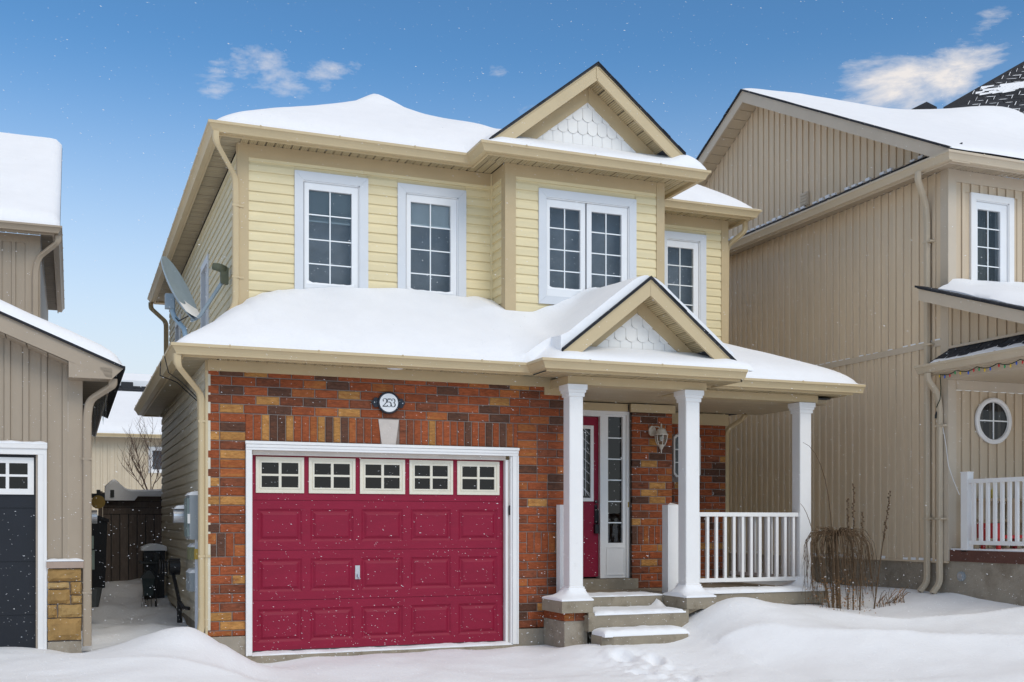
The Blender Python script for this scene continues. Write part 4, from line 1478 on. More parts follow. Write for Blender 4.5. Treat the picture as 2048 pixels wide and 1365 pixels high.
def drift(x, y):
    """wind-formed ridges, footprints by the steps"""
    z = 0
    u = x * .55 + y * .85 + .35 * nz(x, y, .7, 4)
    k = 1.0 if x > 5.2 or x < .1 else .22
    s = math.sin(u * 4.2 + 1.2 * nz(x, y, .9, 6))
    z += k * .055 * (1 - 2 * abs(math.sin(.5 * (u * 4.2 + 1.2 * nz(x, y, .9, 6)))) ** .8) * (min(1, max(0, (-y - .5) / .8)) if x > .1 else .55 * min(1, max(0, (.7 - y) / .6)))
    z += .022 * nz(x, y, 1.6, 7) + .009 * nz(x, y, 4.2, 1) + .003 * nz(x, y, 13, 2)
    if -1.3 < x < .1 and y > 1: z += .075 * nz(x, y, 1.5, 11) + .035 * nz(x, y, 3.6, 12) + .10 * sstep((y - 4.5) / 2.5)
    for (fx, fy, fr) in ((4.10, -1.42, .3), (4.33, -1.70, -.2), (4.02, -2.02, .4), (4.27, -2.45, -.1)):
        dx, dy = (x - fx) * math.cos(fr) + (y - fy) * math.sin(fr), -(x - fx) * math.sin(fr) + (y - fy) * math.cos(fr)
        q = math.hypot(dx / .075, dy / .15) + .25 * nz(x, y, 9, 2)
        z += -.065 * math.exp(-max(q, 0) ** 3) + .022 * math.exp(-((q - 1.5) / .45) ** 2)
    q = math.hypot((x - 4.15) / .42, (y + 1.9) / .75)
    z += math.exp(-q * q) * (.030 * nz(x, y, 7, 3) + .024 * nz(x, y, 17, 5))
    return z


gx = sorted(set([round(v, 3) for v in list(np.arange(-3, 10.4, .06)) + list(np.arange(3.6, 4.7, .03)) + list(np.arange(10.5, 16, .5)) + list(np.arange(-8, -3, .5))]))
gy = sorted(set([round(v, 3) for v in list(np.arange(-3.8, 1.4, .06)) + list(np.arange(-2.6, -1.1, .03)) + list(np.arange(1.4, 8, .12)) + list(np.arange(8, 20, 1.0)) + list(np.arange(-14, -3.8, .4))]))
XX, YY = np.meshgrid(gx, gy, indexing='ij')
ZZ = ground_z(XX, YY)
vs = [(gx[i], gy[j], ZZ[i, j] + drift(gx[i], gy[j])) for i in range(len(gx)) for j in range(len(gy))]
nY = len(gy)
fs = [(i * nY + j, (i + 1) * nY + j, (i + 1) * nY + j + 1, i * nY + j + 1) for i in range(len(gx) - 1) for j in range(nY - 1)]
me = bpy.data.meshes.new('snow_ground')
me.from_pydata(vs, [], fs)
me.materials.append(SNOW)
me.polygons.foreach_set('use_smooth', [True] * len(me.polygons))
tag(put('snow_ground', me, (0, 0, 0)), 'snow covered yard and driveway in front of the houses', 'snow', kind='structure')
far = MB()
R_ = 700
for (a, b, c, d) in ((-R_, -7.9, -R_, R_), (15.4, R_, -R_, R_), (-7.9, 15.4, -R_, -13.9), (-7.9, 15.4, 18.9, R_)):
    far.add([(a, c, .0), (b, c, .0), (b, d, .0), (a, d, .0)], [(0, 1, 2, 3)])
tag(far.build('ground', SNOW), 'flat snow covered land beyond the yards', 'ground', kind='structure')
def gz(x, y):
    return float(ground_z(np.array([x]), np.array([y]))[0]) + drift(x, y)
'''END3'''

# ================================================================== TAUPE HOUSE ON THE RIGHT
R = empty('house', (12.5, 4.0, .4))
tag(R, 'taupe vertical-sided house with a side gable at the right of the picture', 'house')
WX_, FY = 9.2, -.659
B('foundation', CONC2, R, WX_ + .012, WX_ + .3, FY + .02, 11, -.4, .858)
B('starter_strip', TAUPS, R, WX_ - .028, WX_ + .011, FY + .0, 11, .845, .868)
batten_wall(R, 'y', WX_, -1, FY + .11, 8.0, .87, 3.662, TAUPS)
batten_wall(R, 'y', WX_, -1, FY + .11, 8.0, 3.745, 5.93, TAUPS)
B('belt_board', TAUT, R, WX_ - .03, WX_ + .0, FY + .11, 8.0, 3.663, 3.744)
PK_Y, PK_Z = 3.53, 8.43
def rk(y): return PK_Z - .519 * abs(y - PK_Y)
batten_wall(R, 'y', WX_, -1, -.55, 6.6, 6.22, lambda y: max(6.22, rk(y) - .16), TAUPS)
B('corner_board', TAUT, R, WX_ - .032, WX_ - .0, FY - .0, FY + .109, .87, 5.93)
B('corner_board', TAUT, R, WX_ - .032, WX_ + .10, FY - .03, FY - .001, .87, 5.93)
B('rear_wall', TAUPS, R, WX_, 15, 8.0, 8.05, 0, 6.2)
# gable vent
gv = B('gable_vent', TAUT, R, WX_ - .05, WX_ - .021, 2.215, 2.395, 6.24, 6.44)
for i in range(4): B('louvre', TAUG, gv, WX_ - .06, WX_ - .05, 2.23, 2.38, 6.26 + .045 * i, 6.285 + .045 * i)
# side skirt roof with gutter
gutter(R, [(8.91, 8.0), (8.91, -.98), (14.5, -.98)], 6.0, TAUG)
m = MB().box(8.91, 8.93, -.96, 8, 5.88, 5.998); m.box(8.91, 14.5, -.98, -.96, 5.88, 5.998)
m.build('fascia_board', TAUT, R)
soffit(R, 'y', -.96, 8.0, 8.93, 9.168, 5.925, pm('taupe_soffit', (.40, .32, .23), .6, .06, 4, ov=.04), .12)
soffit(R, 'x', 9.17, 14.5, -.96, -.69, 5.925, stripes(pm('taupe_soffit_front', (.45, .37, .27), .6, .06, 4, ov=.04), 0, .02, .6), .098)
MB().ext([(8.90, -.9, 6.0), (9.2, -.9, 6.20), (9.2, -.9, 6.16), (8.90, -.9, 5.97)], (0, 8.9, 0)).build('skirt_roof', SHIN, R)
for k in range(40):
    y = -.4 + .2 * k + random.uniform(-.03, .03)
    for r in (0, 1):
        x0, x1 = 8.885 + .13 * r, 9.03 + .13 * r
        z0, z1 = 6.002 + .0867 * r, 6.10 + .0867 * r
        MB().ext([(x0, y + .1 * r, z0), (x1, y + .1 * r, z1), (x1, y + .1 * r, z1 + .01), (x0, y + .1 * r, z0 + .012)], (0, .19, 0)).build('shingle', SHIN, R)
# rakes on the side gable
for s, ye in ((-1, -1.06), (1, 8.1)):
    pts = [(8.85, PK_Y + s * .001, PK_Z - .03), (8.85, ye, rk(ye) - .03), (8.85, ye - s * .10, rk(ye - s * .1) - .20), (8.85, PK_Y + s * .001, PK_Z - .21)]
    MB().ext(pts, (.035, 0, 0)).build('rake_board', TAUT, R)
    MB().ext([(8.845, PK_Y + s * .001, PK_Z - .028), (8.845, ye, rk(ye) - .028), (8.845, ye, rk(ye) - .052), (8.845, PK_Y + s * .001, PK_Z - .052)], (.004, 0, 0)).build('drip_edge', TAUT, R)
    n = 26
    for i in range(n):
        a, b = PK_Y + (ye - PK_Y) * (i + .03) / n, PK_Y + (ye - PK_Y) * (i + .96) / n
        MB().ext([(8.886, a, rk(a) - .175), (8.886, b, rk(b) - .175), (8.886, b, rk(b) - .163), (8.886, a, rk(a) - .163)], (.29, 0, 0)).build('soffit_panel', TAUG, R)
        j = random.uniform(0, .012)
        MB().ext([(8.815 + j, a, rk(a) + .004), (8.815 + j, b, rk(b) + .004), (8.815 + j, b, rk(b) - .024), (8.815 + j, a, rk(a) - .024)], (.2, 0, 0)).build('shingle', SHIN, R)
MB().ext([(8.86, PK_Y, PK_Z), (8.86, -1.05, rk(-1.05)), (8.86, -1.05, rk(-1.05) - .028), (8.86, PK_Y, PK_Z - .028)], (6.4, 0, 0)).build('shingle_roof', SHIN, R)
MB().ext([(8.86, PK_Y, PK_Z - .001), (8.86, 8.1, rk(8.1)), (8.86, 8.1, rk(8.1) - .028), (8.86, PK_Y, PK_Z - .029)], (6.4, 0, 0)).build('shingle_roof', SHIN, R)
# steeper roof behind the ridge whose bare shingles show above the snow
QA, QB, QC, QD = Vector((13.00, 3.5, 8.69)), Vector((12.86, 3.20, 8.40)), Vector((14.3, 2.13, 8.23)), Vector((15.6, 3.9, 10.28))
qn = Vector((-.488, -.799, 1.0))
def qz(x, y): return 8.71 + .488 * (x - 13.039) + .799 * (y - 3.5)
xb = [Vector((12.2, 3.95, 0)), Vector((12.75, 3.02, 0)), Vector((14.6, 1.75, 0)), Vector((16.0, 3.9, 0)), Vector((15.6, 4.2, 0))]
poly = [Vector((13.02, 3.52, 0)), Vector((12.80, 3.05, 0)), Vector((14.75, 1.55, 0)), Vector((16.2, 3.75, 0)), Vector((15.5, 3.80, 0))]
MB().ext([(v.x, v.y, qz(v.x, v.y)) for v in poly], (0, 0, -.04)).build('shingle_roof', SHIN, R)
def inside(x, y):
    c = False
    for i in range(len(poly)):
        a_, b_ = poly[i], poly[i - 1]
        if (a_.y > y) != (b_.y > y) and x < (b_.x - a_.x) * (y - a_.y) / (b_.y - a_.y) + a_.x: c = not c
    return c
hd_ = Vector((.799, -.488, 0)).normalized()
ud_ = Vector((.488, .799, 0)).normalized()
gr = .936
frost = MB()
def qp(s_, t_, h=0):
    p = Vector((12.9, 3.1, 0)) + hd_ * s_ + ud_ * t_
    return (p.x, p.y, qz(p.x, p.y) + h)
for i in range(-4, 26):
    t0 = i * .105
    s0 = -1.5 + (.15 if i % 2 else 0)
    while s0 < 3.2:
        c_ = qp(s0 + .14, t0 + .05)
        if all(inside(*qp(s0 + i_, t0 + j_)[:2]) for i_ in (0, .285) for j_ in (0, .12)):
            MB().add([qp(s0, t0, .016), qp(s0 + .285, t0, .016), qp(s0 + .285, t0 + .13, .004), qp(s0, t0 + .13, .004), qp(s0, t0, -.004), qp(s0 + .285, t0, -.004), qp(s0 + .285, t0 + .13, -.004), qp(s0, t0 + .13, -.004)],
                     [(0, 1, 2, 3), (4, 5, 1, 0), (5, 6, 2, 1), (7, 4, 0, 3)]).build('shingle', SHIN, R)
            if random.random() < .85:     # snow caught along the butts and keyways
                a_ = s0 + random.uniform(0, .1); b_ = a_ + random.uniform(.08, .2); w_ = random.uniform(.006, .014)
                frost.add([qp(a_, t0 - w_, .02), qp(b_, t0 - w_, .02), qp(b_ + .04, t0, .021), qp(a_ + .04, t0, .021)], [(0, 1, 2, 3)])
            if random.random() < .8:
                w_ = random.uniform(.006, .012)
                frost.add([qp(s0 - w_, t0, .022), qp(s0, t0, .022), qp(s0 + .06, t0 + .12, .018), qp(s0 + .06 - w_, t0 + .12, .018)], [(0, 1, 2, 3)])
        s0 += .30
for i in range(70):
    q_ = random.random()
    s0, t0 = .55 + 1.5 * q_ + random.gauss(0, .12), .72 + .35 * q_ + random.gauss(0, .05)
    c_ = qp(s0, t0)
    if inside(c_[0], c_[1]):
        L_ = random.uniform(.1, .3)
        frost.add([qp(s0, t0, .026), qp(s0 + L_, t0 + .05, .026), qp(s0 + L_ + .03, t0 + .10, .022), qp(s0 + .02, t0 + .06, .03)], [(0, 1, 2, 3)])
tag(frost.build('roof_snow', SNOW), 'streaks of snow caught between the bare black shingles at the upper right', 'snow', 'snow lying on the roofs and ledges', 'stuff')
# front wall upstairs and its window
batten_wall(R, 'x', FY, -1, WX_ + .10, 13.5, 3.3, 5.77, TAUP, holes=[(9.547, 10.281, 4.3, 5.66)])
B('frieze_board', TAUT, R, WX_ + .10, 13.5, FY - .028, FY - .0, 5.772, 5.925)
window_x(R, FY, 9.547, 10.281, 4.30, 5.66, .085, [(9.681, 10.069, 4.50, 5.466, [9.875], [4.734, 4.979, 5.227])], back=pm('curtain', (.14, .13, .11), .9, .3, 8, sc=(6, 1, .5)), casing=WHTC)
# shed roof over the forward part, seen from its side
def sh_(y): return 4.423 + .345 * (y + .48)
MB().ext([(8.85, -.48, sh_(-.48)), (8.85, -3.6, sh_(-3.6)), (8.85, -3.6, sh_(-3.6) - .028), (8.85, -.48, sh_(-.48) - .028)], (5, 0, 0)).build('shingle_roof', SHIN, R)
MB().ext([(8.855, -.50, sh_(-.5) - .030), (8.855, -3.6, sh_(-3.6) - .03), (8.855, -3.6, sh_(-3.6) - .18), (8.855, -.50, sh_(-.5) - .18)], (.03, 0, 0)).build('rake_board', TAUT, R)
for i in range(22):
    a = -.46 - .14 * i
    j = random.uniform(0, .012)
    MB().ext([(8.82 + j, a, sh_(a) + .008), (8.82 + j, a - .132, sh_(a - .132) + .004), (8.82 + j, a - .132, sh_(a - .132) - .02), (8.82 + j, a, sh_(a) - .018)], (.2, 0, 0)).build('shingle', SHIN, R)
MB().ext([(8.886, -.66, sh_(-.66) - .165), (8.886, -3.6, sh_(-3.6) - .165), (8.886, -3.6, sh_(-3.6) - .15), (8.886, -.66, sh_(-.66) - .15)], (.30, 0, 0)).build('rake_soffit', TAUG, R)
batten_wall(R, 'y', WX_, -1, -3.5, FY - .032, 3.63, lambda y: max(3.64, sh_(y) - .17), TAUP)
B('ledge_board', TAUT, R, WX_ - .05, WX_, -3.5, FY - .032, 3.60, 3.632)
# small skirt roof over the porch side, gutter and beam
gutter(R, [(8.97, -.42), (8.97, -3.6)][::1], 3.40, TAUG)
MB().ext([(8.95, -.5, 3.402), (9.2, -.70, 3.61), (9.2, -3.6, 3.61), (8.95, -3.6, 3.402)], (0, 0, -.02)).build('skirt_roof', SHIN, R)
for k in range(15):
    y = -.62 - .2 * k
    for r in (0, 1):
        x0, x1 = 8.94 + .125 * r, 9.075 + .125 * r
        z0, z1 = 3.404 + .104 * r, 3.51 + .104 * r
        MB().ext([(x0, y - .08 * r, z0), (x1, y - .08 * r, z1), (x1, y - .08 * r, z1 + .008), (x0, y - .08 * r, z0 + .012)], (0, -.185, 0)).build('shingle', SHIN, R)
B('fascia_board', TAUT, R, 8.97, 8.99, -3.6, -.42, 3.28, 3.398)
B('porch_soffit', TAUG, R, 8.99, 9.13, -3.6, -.45, 3.285, 3.30)
B('porch_beam', TAUT, R, 9.13, 9.29, -3.5, FY - .032, 3.205, 3.30)
B('porch_ceiling', TAUG, R, 9.29, 13.5, -3.5, FY - .03, 3.21, 3.23)
B('frieze_board', TAUT, R, 9.30, 13.5, FY - .05, FY - .021, 3.082, 3.208)
# porch wall with oval window
batten_wall(R, 'x', FY, -1, WX_ + .10, 13.5, 1.02, 3.08, TAUP)
ov = MB().disc((9.918, FY - .026, 2.70), 'y', .248, .004, 36).build('oval_window', DARK, R)
MB().disc((9.918, FY - .029, 2.70), 'y', .248, .002, 36).build('pane', GLSD, ov)
vs, fs = [], []
n = 40
prof = [(.305, -.022), (.305, -.05), (.285, -.062), (.25, -.056), (.242, -.028)]
for rr, yy in prof:
    for k in range(n):
        a = 2 * math.pi * k / n
        vs.append((9.918 + rr * math.cos(a), FY + yy, 2.70 + rr * math.sin(a)))
for i in range(len(prof) - 1):
    for k in range(n): fs.append((i * n + k, i * n + (k + 1) % n, (i + 1) * n + (k + 1) % n, (i + 1) * n + k))
MB().add(vs, fs).build('window_frame', WHTC, ov, True, 40)
MB().box(9.91, 9.926, FY - .040, FY - .031, 2.46, 2.94).build('grille', MUN, ov)
MB().box(9.68, 9.91, FY - .040, FY - .031, 2.692, 2.708).box(9.926, 10.156, FY - .040, FY - .031, 2.692, 2.708).build('grille', MUN, ov)
# porch floor, edge beam, foundation, railing
B('porch_floor', CONC, R, WX_ + .02, 13.5, -3.5, FY - .03, .875, 1.005)
m = MB().box(WX_ - .01, WX_ + .02, -3.5, FY + .04, .872, 1.018)
m.build('porch_edge', pm('brown_paint', (.11, .045, .032), .7, .12, 6, .15, 40, dirt=((.42, .38, .36), 2.6, .60, .63)), R)
B('porch_foundation', CONC2, R, WX_ + .008, WX_ + .3, -3.5, FY + .019, -.4, .871)
RR = railing(R, (9.24, -3.5), (9.24, -.995), 1.09, 1.915, 22, WHTC, .06)
m = MB().box(9.19, 9.29, -.99, -.88, 1.0, 2.0)
m.ext([(9.185, -.995, 2.0), (9.295, -.995, 2.0), (9.295, -.875, 2.0), (9.185, -.875, 2.0)], (0, 0, .012))
m.build('newel_post', WHTC, RR)
# downspouts
downspout(R, [(8.85, -.50, 5.90), (8.86, -.48, 5.80), (9.10, -.36, 5.55), (9.135, -.345, 5.3), (9.135, -.345, .58), (9.08, -.27, .46)], (.25, 1, 0), TAUG, .085, .06)
downspout(R, [(8.91, -.60, 3.29), (8.92, -.60, 3.20), (9.10, -.575, 3.03), (9.135, -.572, 2.85), (9.135, -.572, .58), (9.08, -.50, .45)], (.25, 1, 0), TAUG, .085, .06)
for zz, yy in ((5.05, -.345), (3.70, -.345), (1.42, -.345), (2.62, -.572), (1.42, -.572)):
    MB().box(9.10, 9.172, yy - .10, yy + .045, zz - .012, zz + .012).build('bracket', TAUG, R)
# wall vent cap on the foundation, cable down the corner
vc = MB().disc((WX_ - .02, -.885, .684), 'x', .062, .03, 20).build('vent_cap', GREY, R)
MB().disc((WX_ - .035, -.885, .684), 'x', .04, .016, 18).build('vent_hood', STEEL, vc)
# snow on this house
def rr_top(x, y):
    f = PK_Z - .519 * (PK_Y - y)
    e = max(0, min(y + 1.10, x - 8.845))
    t = .10 * (1 - math.exp(-e / .10))
    if x < 10.04: t *= .35 + .65 * (x - 8.84) / 1.2
    # drift filling the angle below the steeper roof
    t += .42 * sstep((x - 11.6) / 2.4) * math.exp(-((y - 2.9) / .9) ** 2)
    return f + t + .012 * nz(x, y, 1.5, 3) - .004
snow_sheet('roof_snow', grid(8.845, 15.2, .09), grid(-1.095, 3.56, .09), rr_top, lambda x, y: rr_top(x, y) - .1 if x > 8.9 and y > -1.0 else min(rr_top(x, y) - .004, PK_Z - .519 * (PK_Y - y) - .002),
           lambda x, y: True, 'wide smooth snow on the front slope of the right-hand side gable roof')
def rs_top(x, y):
    e = max(0, min(x - 8.85, -.55 - y if x < 9.2 else 9))
    return sh_(y) + .02 + .13 * (1 - math.exp(-max(0, x - 9.0) / .22)) + .05 * math.exp(-((y + .66) / .2) ** 2) * (1 if x > 9.2 else 0) + .03 * nz(x, y, 2.5, 2)
snow_sheet('roof_snow', grid(9.0, 13, .08), grid(-3.6, -.69, .08), rs_top, lambda x, y: sh_(y) - .003, lambda x, y: True, 'snow on the low shed roof below the right-hand house window')
snow_sheet('roof_snow', grid(8.93, 9.10, .03), grid(-3.6, -.62, .08), lambda x, y: 3.402 + .83 * (x - 8.95) + .03 * max(0, 1 - (x - 8.93) / .17) + .01 * nz(x, y, 4, 1), lambda x, y: 3.38 + .83 * (x - 8.95), lambda x, y: True,
           'thin snow on the skirt roof above the string of lights')
m = MB()
k = 0
y = FY + .12
while y < 7.9:
    if random.random() < .92:
        h = random.uniform(.018, .05)
        m.box(WX_ - .028, WX_ - .011, y, y + .09, .866, .868 + h)
    if random.random() < .8: m.box(WX_ - .03, WX_ - .011, y, y + .09, 3.744, 3.746 + random.uniform(.006, .016))
    if random.random() < .85: m.box(WX_ - .045, WX_ - .011, y, y + .09, 6.205, 6.22 + random.uniform(.01, .035))
    y += .15
tag(m.build('ledge_snow', SNOW), 'small pads of snow between the battens along the taupe wall', 'snow', 'snow lying on the roofs and ledges', 'stuff')
m = MB().box(9.20, 9.9, -3.5, -.7, 1.0, 1.035)
tag(m.build('porch_snow', SNOW), 'thin snow on the raised porch floor of the right-hand house', 'snow', 'snow lying on the roofs and ledges', 'stuff')
rv = MB().ext([(12.35, 3.6, 8.40), (12.95, 3.6, 8.60), (12.95, 3.6, 8.74), (12.72, 3.6, 8.80), (12.35, 3.6, 8.60)], (0, .4, 0)).build('roof_vent', SHIN, R)
# bench frame and table on that porch
T_ = empty('bench', (9.9, -1.15, 1.0))
tag(T_, 'low red metal bench on the porch behind the right-hand white railing', 'bench')
RED = pm('red_paint', (.42, .02, .018), .5, .08, 6)
MB().box(9.36, 10.5, -1.30, -.98, 1.17, 1.21).build('seat', RED, T_)
for x in (9.42, 9.95, 10.45):
    for y in (-1.27, -1.02): MB().box(x - .02, x + .02, y - .02, y + .02, 1.0, 1.17).build('leg', RED, T_)
MB().box(9.36, 9.42, -1.30, -.98, 1.21, 1.36).build('armrest', RED, T_)
MB().box(9.86, 10.0, -1.30, -1.26, 1.21, 1.37).build('armrest', RED, T_)
T2 = empty('table', (10.0, -.85, 1.0))
tag(T2, 'plain wooden side table standing behind the red bench on the porch', 'table')
WOOD = pm('raw_wood', (.36, .26, .16), .7, .12, 8, .1, 40, sc=(4, 1, 1))
MB().box(9.45, 10.6, -.95, -.72, 1.64, 1.68).build('table_top', WOOD, T2)
MB().box(9.5, 10.55, -.93, -.75, 1.38, 1.41).build('shelf', WOOD, T2)
for x in (9.49, 10.0, 10.54):
    for y in (-.93, -.76): MB().box(x - .022, x + .022, y - .022, y + .022, 1.0, 1.38).box(x - .02, x + .02, y - .02, y + .02, 1.41, 1.64).build('leg', WOOD, T2)
yc = MB().lathe((9.76, -.86, 1.68), [(.035, 0), (.035, .11), (.02, .125), (.02, .14)], 14).build('tin', pm('yellow_tin', (.55, .42, .04), .4, .05, 8))
tag(yc, 'small yellow tin on the wooden table behind the right-hand railing', 'tin')
# string of coloured bulbs
SLt = empty('string_lights', (8.98, -.75, 3.2))
tag(SLt, 'string of small coloured bulbs hanging along the right-hand porch gutter', 'string lights')
path = []
for i in range(60):
    y = -.70 - 2.6 * i / 59
    s = abs(math.sin((y + .7) * math.pi / .33))
    path.append((8.985, y, 3.275 - .035 * s))
path = [(9.10, -.55, 2.86), (9.06, -.66, 2.95), (9.02, -.72, 3.08), (8.99, -.74, 3.20)] + path[1:]
MB().tube(path, .006, 5).build('cable', pm('green_cable', (.012, .03, .016), .6, .1, 8), SLt)
bc = [pm('bulb_' + n_, c, .25, .02, 5, spec=.6) for n_, c in (('yellow', (.75, .5, .04)), ('blue', (.03, .10, .5)), ('red', (.6, .03, .03)), ('green', (.02, .32, .10)))]
for i in range(26):
    p = path[4 + int(i * 2.2)] if 4 + int(i * 2.2) < len(path) else path[-1]
    MB().lathe((p[0], p[1] + .01, p[2] - .045), [(.002, 0), (.010, .012), (.011, .026), (.007, .040)], 7).build('bulb', bc[i % 4], SLt)
MB().tube([(9.13, -.55, 2.83), (9.10, -.54, 2.76), (9.10, -.54, 2.72)], .014, 6).build('plug', BLK, SLt)
wire = MB().tube([(9.14, -.60, 2.70), (9.15, -.66, 2.4), (9.16, -.70, 2.1), (9.17, -.78, 1.9), (9.19, -.86, 1.72)], .005, 5).build('power_cable', WHTC)
tag(wire, 'thin pale cable running from the taupe corner down to the railing post', 'cable')
'''END4'''

# ================================================================== GREY-TAUPE GARAGE HOUSE ON THE LEFT
L = empty('house', (-3.2, 5.0, 0))
tag(L, 'grey-taupe house with black garage door at the left edge of the picture', 'house')
XL, YL = -1.2, .9
def lr(x): return 3.055 - .42 * (x + .93)          # rake line on the front overhang
batten_wall(L, 'x', YL, -1, -1.55, XL - .145, .97, lambda x: lr(x) - .13, LEFT, .178, .054)
batten_wall(L, 'x', YL, -1, -6.0, -1.552, 2.205, lambda x: min(lr(x) - .13, 4.0), LEFT, .178, .054)
B('corner_board', LEFTT, L, XL - .144, XL, YL - .03, YL + .1, .97, 2.92)
B('frieze_board', LEFTT, L, XL - .02, XL, YL + .1, 9, 2.6, 2.92)
# rake: board, fascia return box, soffit, shingles
yk = .60
MB().ext([(-6, yk, lr(-6)), (-.80, yk, lr(-.80)), (-.92, yk, lr(-.92) - .17), (-6, yk, lr(-6) - .20)], (0, .035, 0)).build('rake_board', LEFTT, L)
MB().ext([(-1.339, yk - .004, lr(-1.339) - .175), (-.925, yk - .004, lr(-.925) - .165), (-.925, yk - .004, 2.885), (-1.339, yk - .004, 2.885)], (0, .28, 0)).build('eave_return', LEFTT, L)
for i in range(22):
    a, b = -1.345 - .2 * i, -1.345 - .2 * (i + .95)
    MB().ext([(a, yk + .036, lr(a) - .19), (b, yk + .036, lr(b) - .19), (b, yk + .036, lr(b) - .178), (a, yk + .036, lr(a) - .178)], (0, .26, 0)).build('soffit_panel', LEFTT, L)
MB().ext([(-6, yk - .03, lr(-6) + .03), (-.78, yk - .03, lr(-.78) + .03), (-.78, yk - .03, lr(-.78)), (-6, yk - .03, lr(-6))], (0, 6.0, 0)).build('shingle_roof', SHIN, L)
gutter(L, [(-.91, 9.0), (-.91, yk)], 3.005, LEFTT)
B('fascia_board', LEFTT, L, -.93, -.91, yk + .04, 9, 2.87, 3.0)
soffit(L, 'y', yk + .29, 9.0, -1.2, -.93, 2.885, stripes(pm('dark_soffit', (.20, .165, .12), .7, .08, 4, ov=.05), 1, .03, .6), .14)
B('side_wall', LEFT, L, XL - .03, XL - .001, YL + .1, 9.0, .2, 2.6)
# stone pier
SP = B('stone_pier', MORT, L, -1.535, -1.215, YL - .03, YL + .3, -.05, .885)
STN = [pm('stone_%d' % i, c, .9, .2, 7, .7, 26, spec=.12, dirt=((.22, .13, .055), 6, .55, .75)) for i, c in enumerate(((.42, .27, .11), (.46, .31, .14), (.36, .22, .085)))]
def stone(x0, x1, z0, z1):
    rn = random.Random(int((x0 * 997 + z0 * 1313) * 100))
    nx_, nz_ = 6, 4
    vs, fs = [], []
    for j in range(nz_ + 1):
        for i in range(nx_ + 1):
            u, v = i / nx_, j / nz_
            e = min(u, 1 - u, v, 1 - v)
            dy = -.028 * min(1, e * 5) - rn.uniform(0, .014) * (e > 0)
            vs.append((x0 + (x1 - x0) * u + rn.uniform(-.003, .003), YL - .052 + dy, z0 + (z1 - z0) * v + rn.uniform(-.003, .003)))
    for j in range(nz_):
        for i in range(nx_):
            a = j * (nx_ + 1) + i
            fs.append((a, a + 1, a + nx_ + 2, a + nx_ + 1))
    k = len(vs)
    edge = list(range(nx_ + 1)) + [j * (nx_ + 1) + nx_ for j in range(1, nz_ + 1)] + [nz_ * (nx_ + 1) + i for i in range(nx_ - 1, -1, -1)] + [j * (nx_ + 1) for j in range(nz_ - 1, 0, -1)]
    for q in edge: vs.append((vs[q][0], YL - .02, vs[q][2]))
    for t in range(len(edge)):
        a, b = edge[t], edge[(t + 1) % len(edge)]
        fs.append((b, a, k + t, k + (t + 1) % len(edge)))
    MB().add(vs, fs).build('stone', STN[rn.randrange(3)], SP)
for (a, b, c, d) in ((-1.545, -1.215, .745, .875), (-1.545, -1.335, .668, .733), (-1.32, -1.21, .602, .733), (-1.545, -1.325, .508, .656), (-1.31, -1.21, .508, .59), (-1.545, -1.455, .362, .496), (-1.44, -1.21, .362, .496), (-1.545, -1.215, .12, .35)):
    stone(a, b, c, d)
B('foundation', CONC2, L, -1.545, -1.21, YL - .06, YL + .2, -.5, .105)
B('pier_cap', pm('pink_stone', (.40, .30, .24), .85, .1, 9, .3, 50), L, -1.555, -1.19, YL - .085, YL + .02, .886, .958)
# black garage door
BDK = pm('black_door', (.008, .010, .016), .4, .15, 5, .03, 50)
LD = B('garage_door', BDK, L, -4.6, -1.64, YL + .06, YL + .1, -.2, 2.10)
for i in range(4): B('door_section', BDK, LD, -4.6, -1.645, YL + .052, YL + .06, -.17 + .565 * i, .385 + .565 * i)
wm = MB()
wx0, wx1, wz0, wz1 = -2.19, -1.68, 1.665, 2.055
for (s, e, b, t) in cells(wx0, wx1, wz0, wz1, [(wx0 + .06, wx1 - .06, wz0 + .06, wz1 - .06)]): wm.box(s, e, YL + .026, YL + .06, b, t)
cx = (wx0 + wx1) / 2
wm.box(cx - .016, cx + .016, YL + .03, YL + .06, wz0 + .06, wz1 - .06)
wm.box(wx0 + .06, cx - .016, YL + .031, YL + .06, 1.852, 1.876); wm.box(cx + .016, wx1 - .06, YL + .031, YL + .06, 1.852, 1.876)
wm.build('window_frame', WHTC, LD)
for (p, q) in ((wx0 + .06, cx - .016), (cx + .016, wx1 - .06)):
    for (u, v) in ((wz0 + .06, 1.852), (1.876, wz1 - .06)): B('pane', GLSD, LD, p, q, YL + .048, YL + .051, u, v)
m = MB().box(-1.64, -1.553, YL - .04, YL + .05, -.1, 2.085); m.box(-1.58, -1.553, YL - .055, YL - .04, -.1, 2.085)
m.build('door_casing', WHTC, L)
m = MB().box(-5, -1.553, YL - .042, YL + .05, 2.086, 2.19); m.box(-5, -1.548, YL - .06, YL - .042, 2.15, 2.198)
m.build('door_casing', WHTC, L)
B('door_stop', pm('beige_stop', (.45, .37, .29), .6, .06, 5), L, -1.66, -1.641, YL + .0, YL + .055, -.1, 2.085)
downspout(L, [(-.90, .70, 2.90), (-.90, .70, 2.83), (-1.13, .84, 2.68), (-1.155, .85, 2.5), (-1.155, .85, .05)], (1, .2, 0), LEFTT, .085, .06, [(2.05, (-1.155, .85)), (.62, (-1.155, .85))])
B('downspout_strap', LEFTT, L, -1.22, -1.11, YL - .038, YL - .031, 2.04, 2.06)
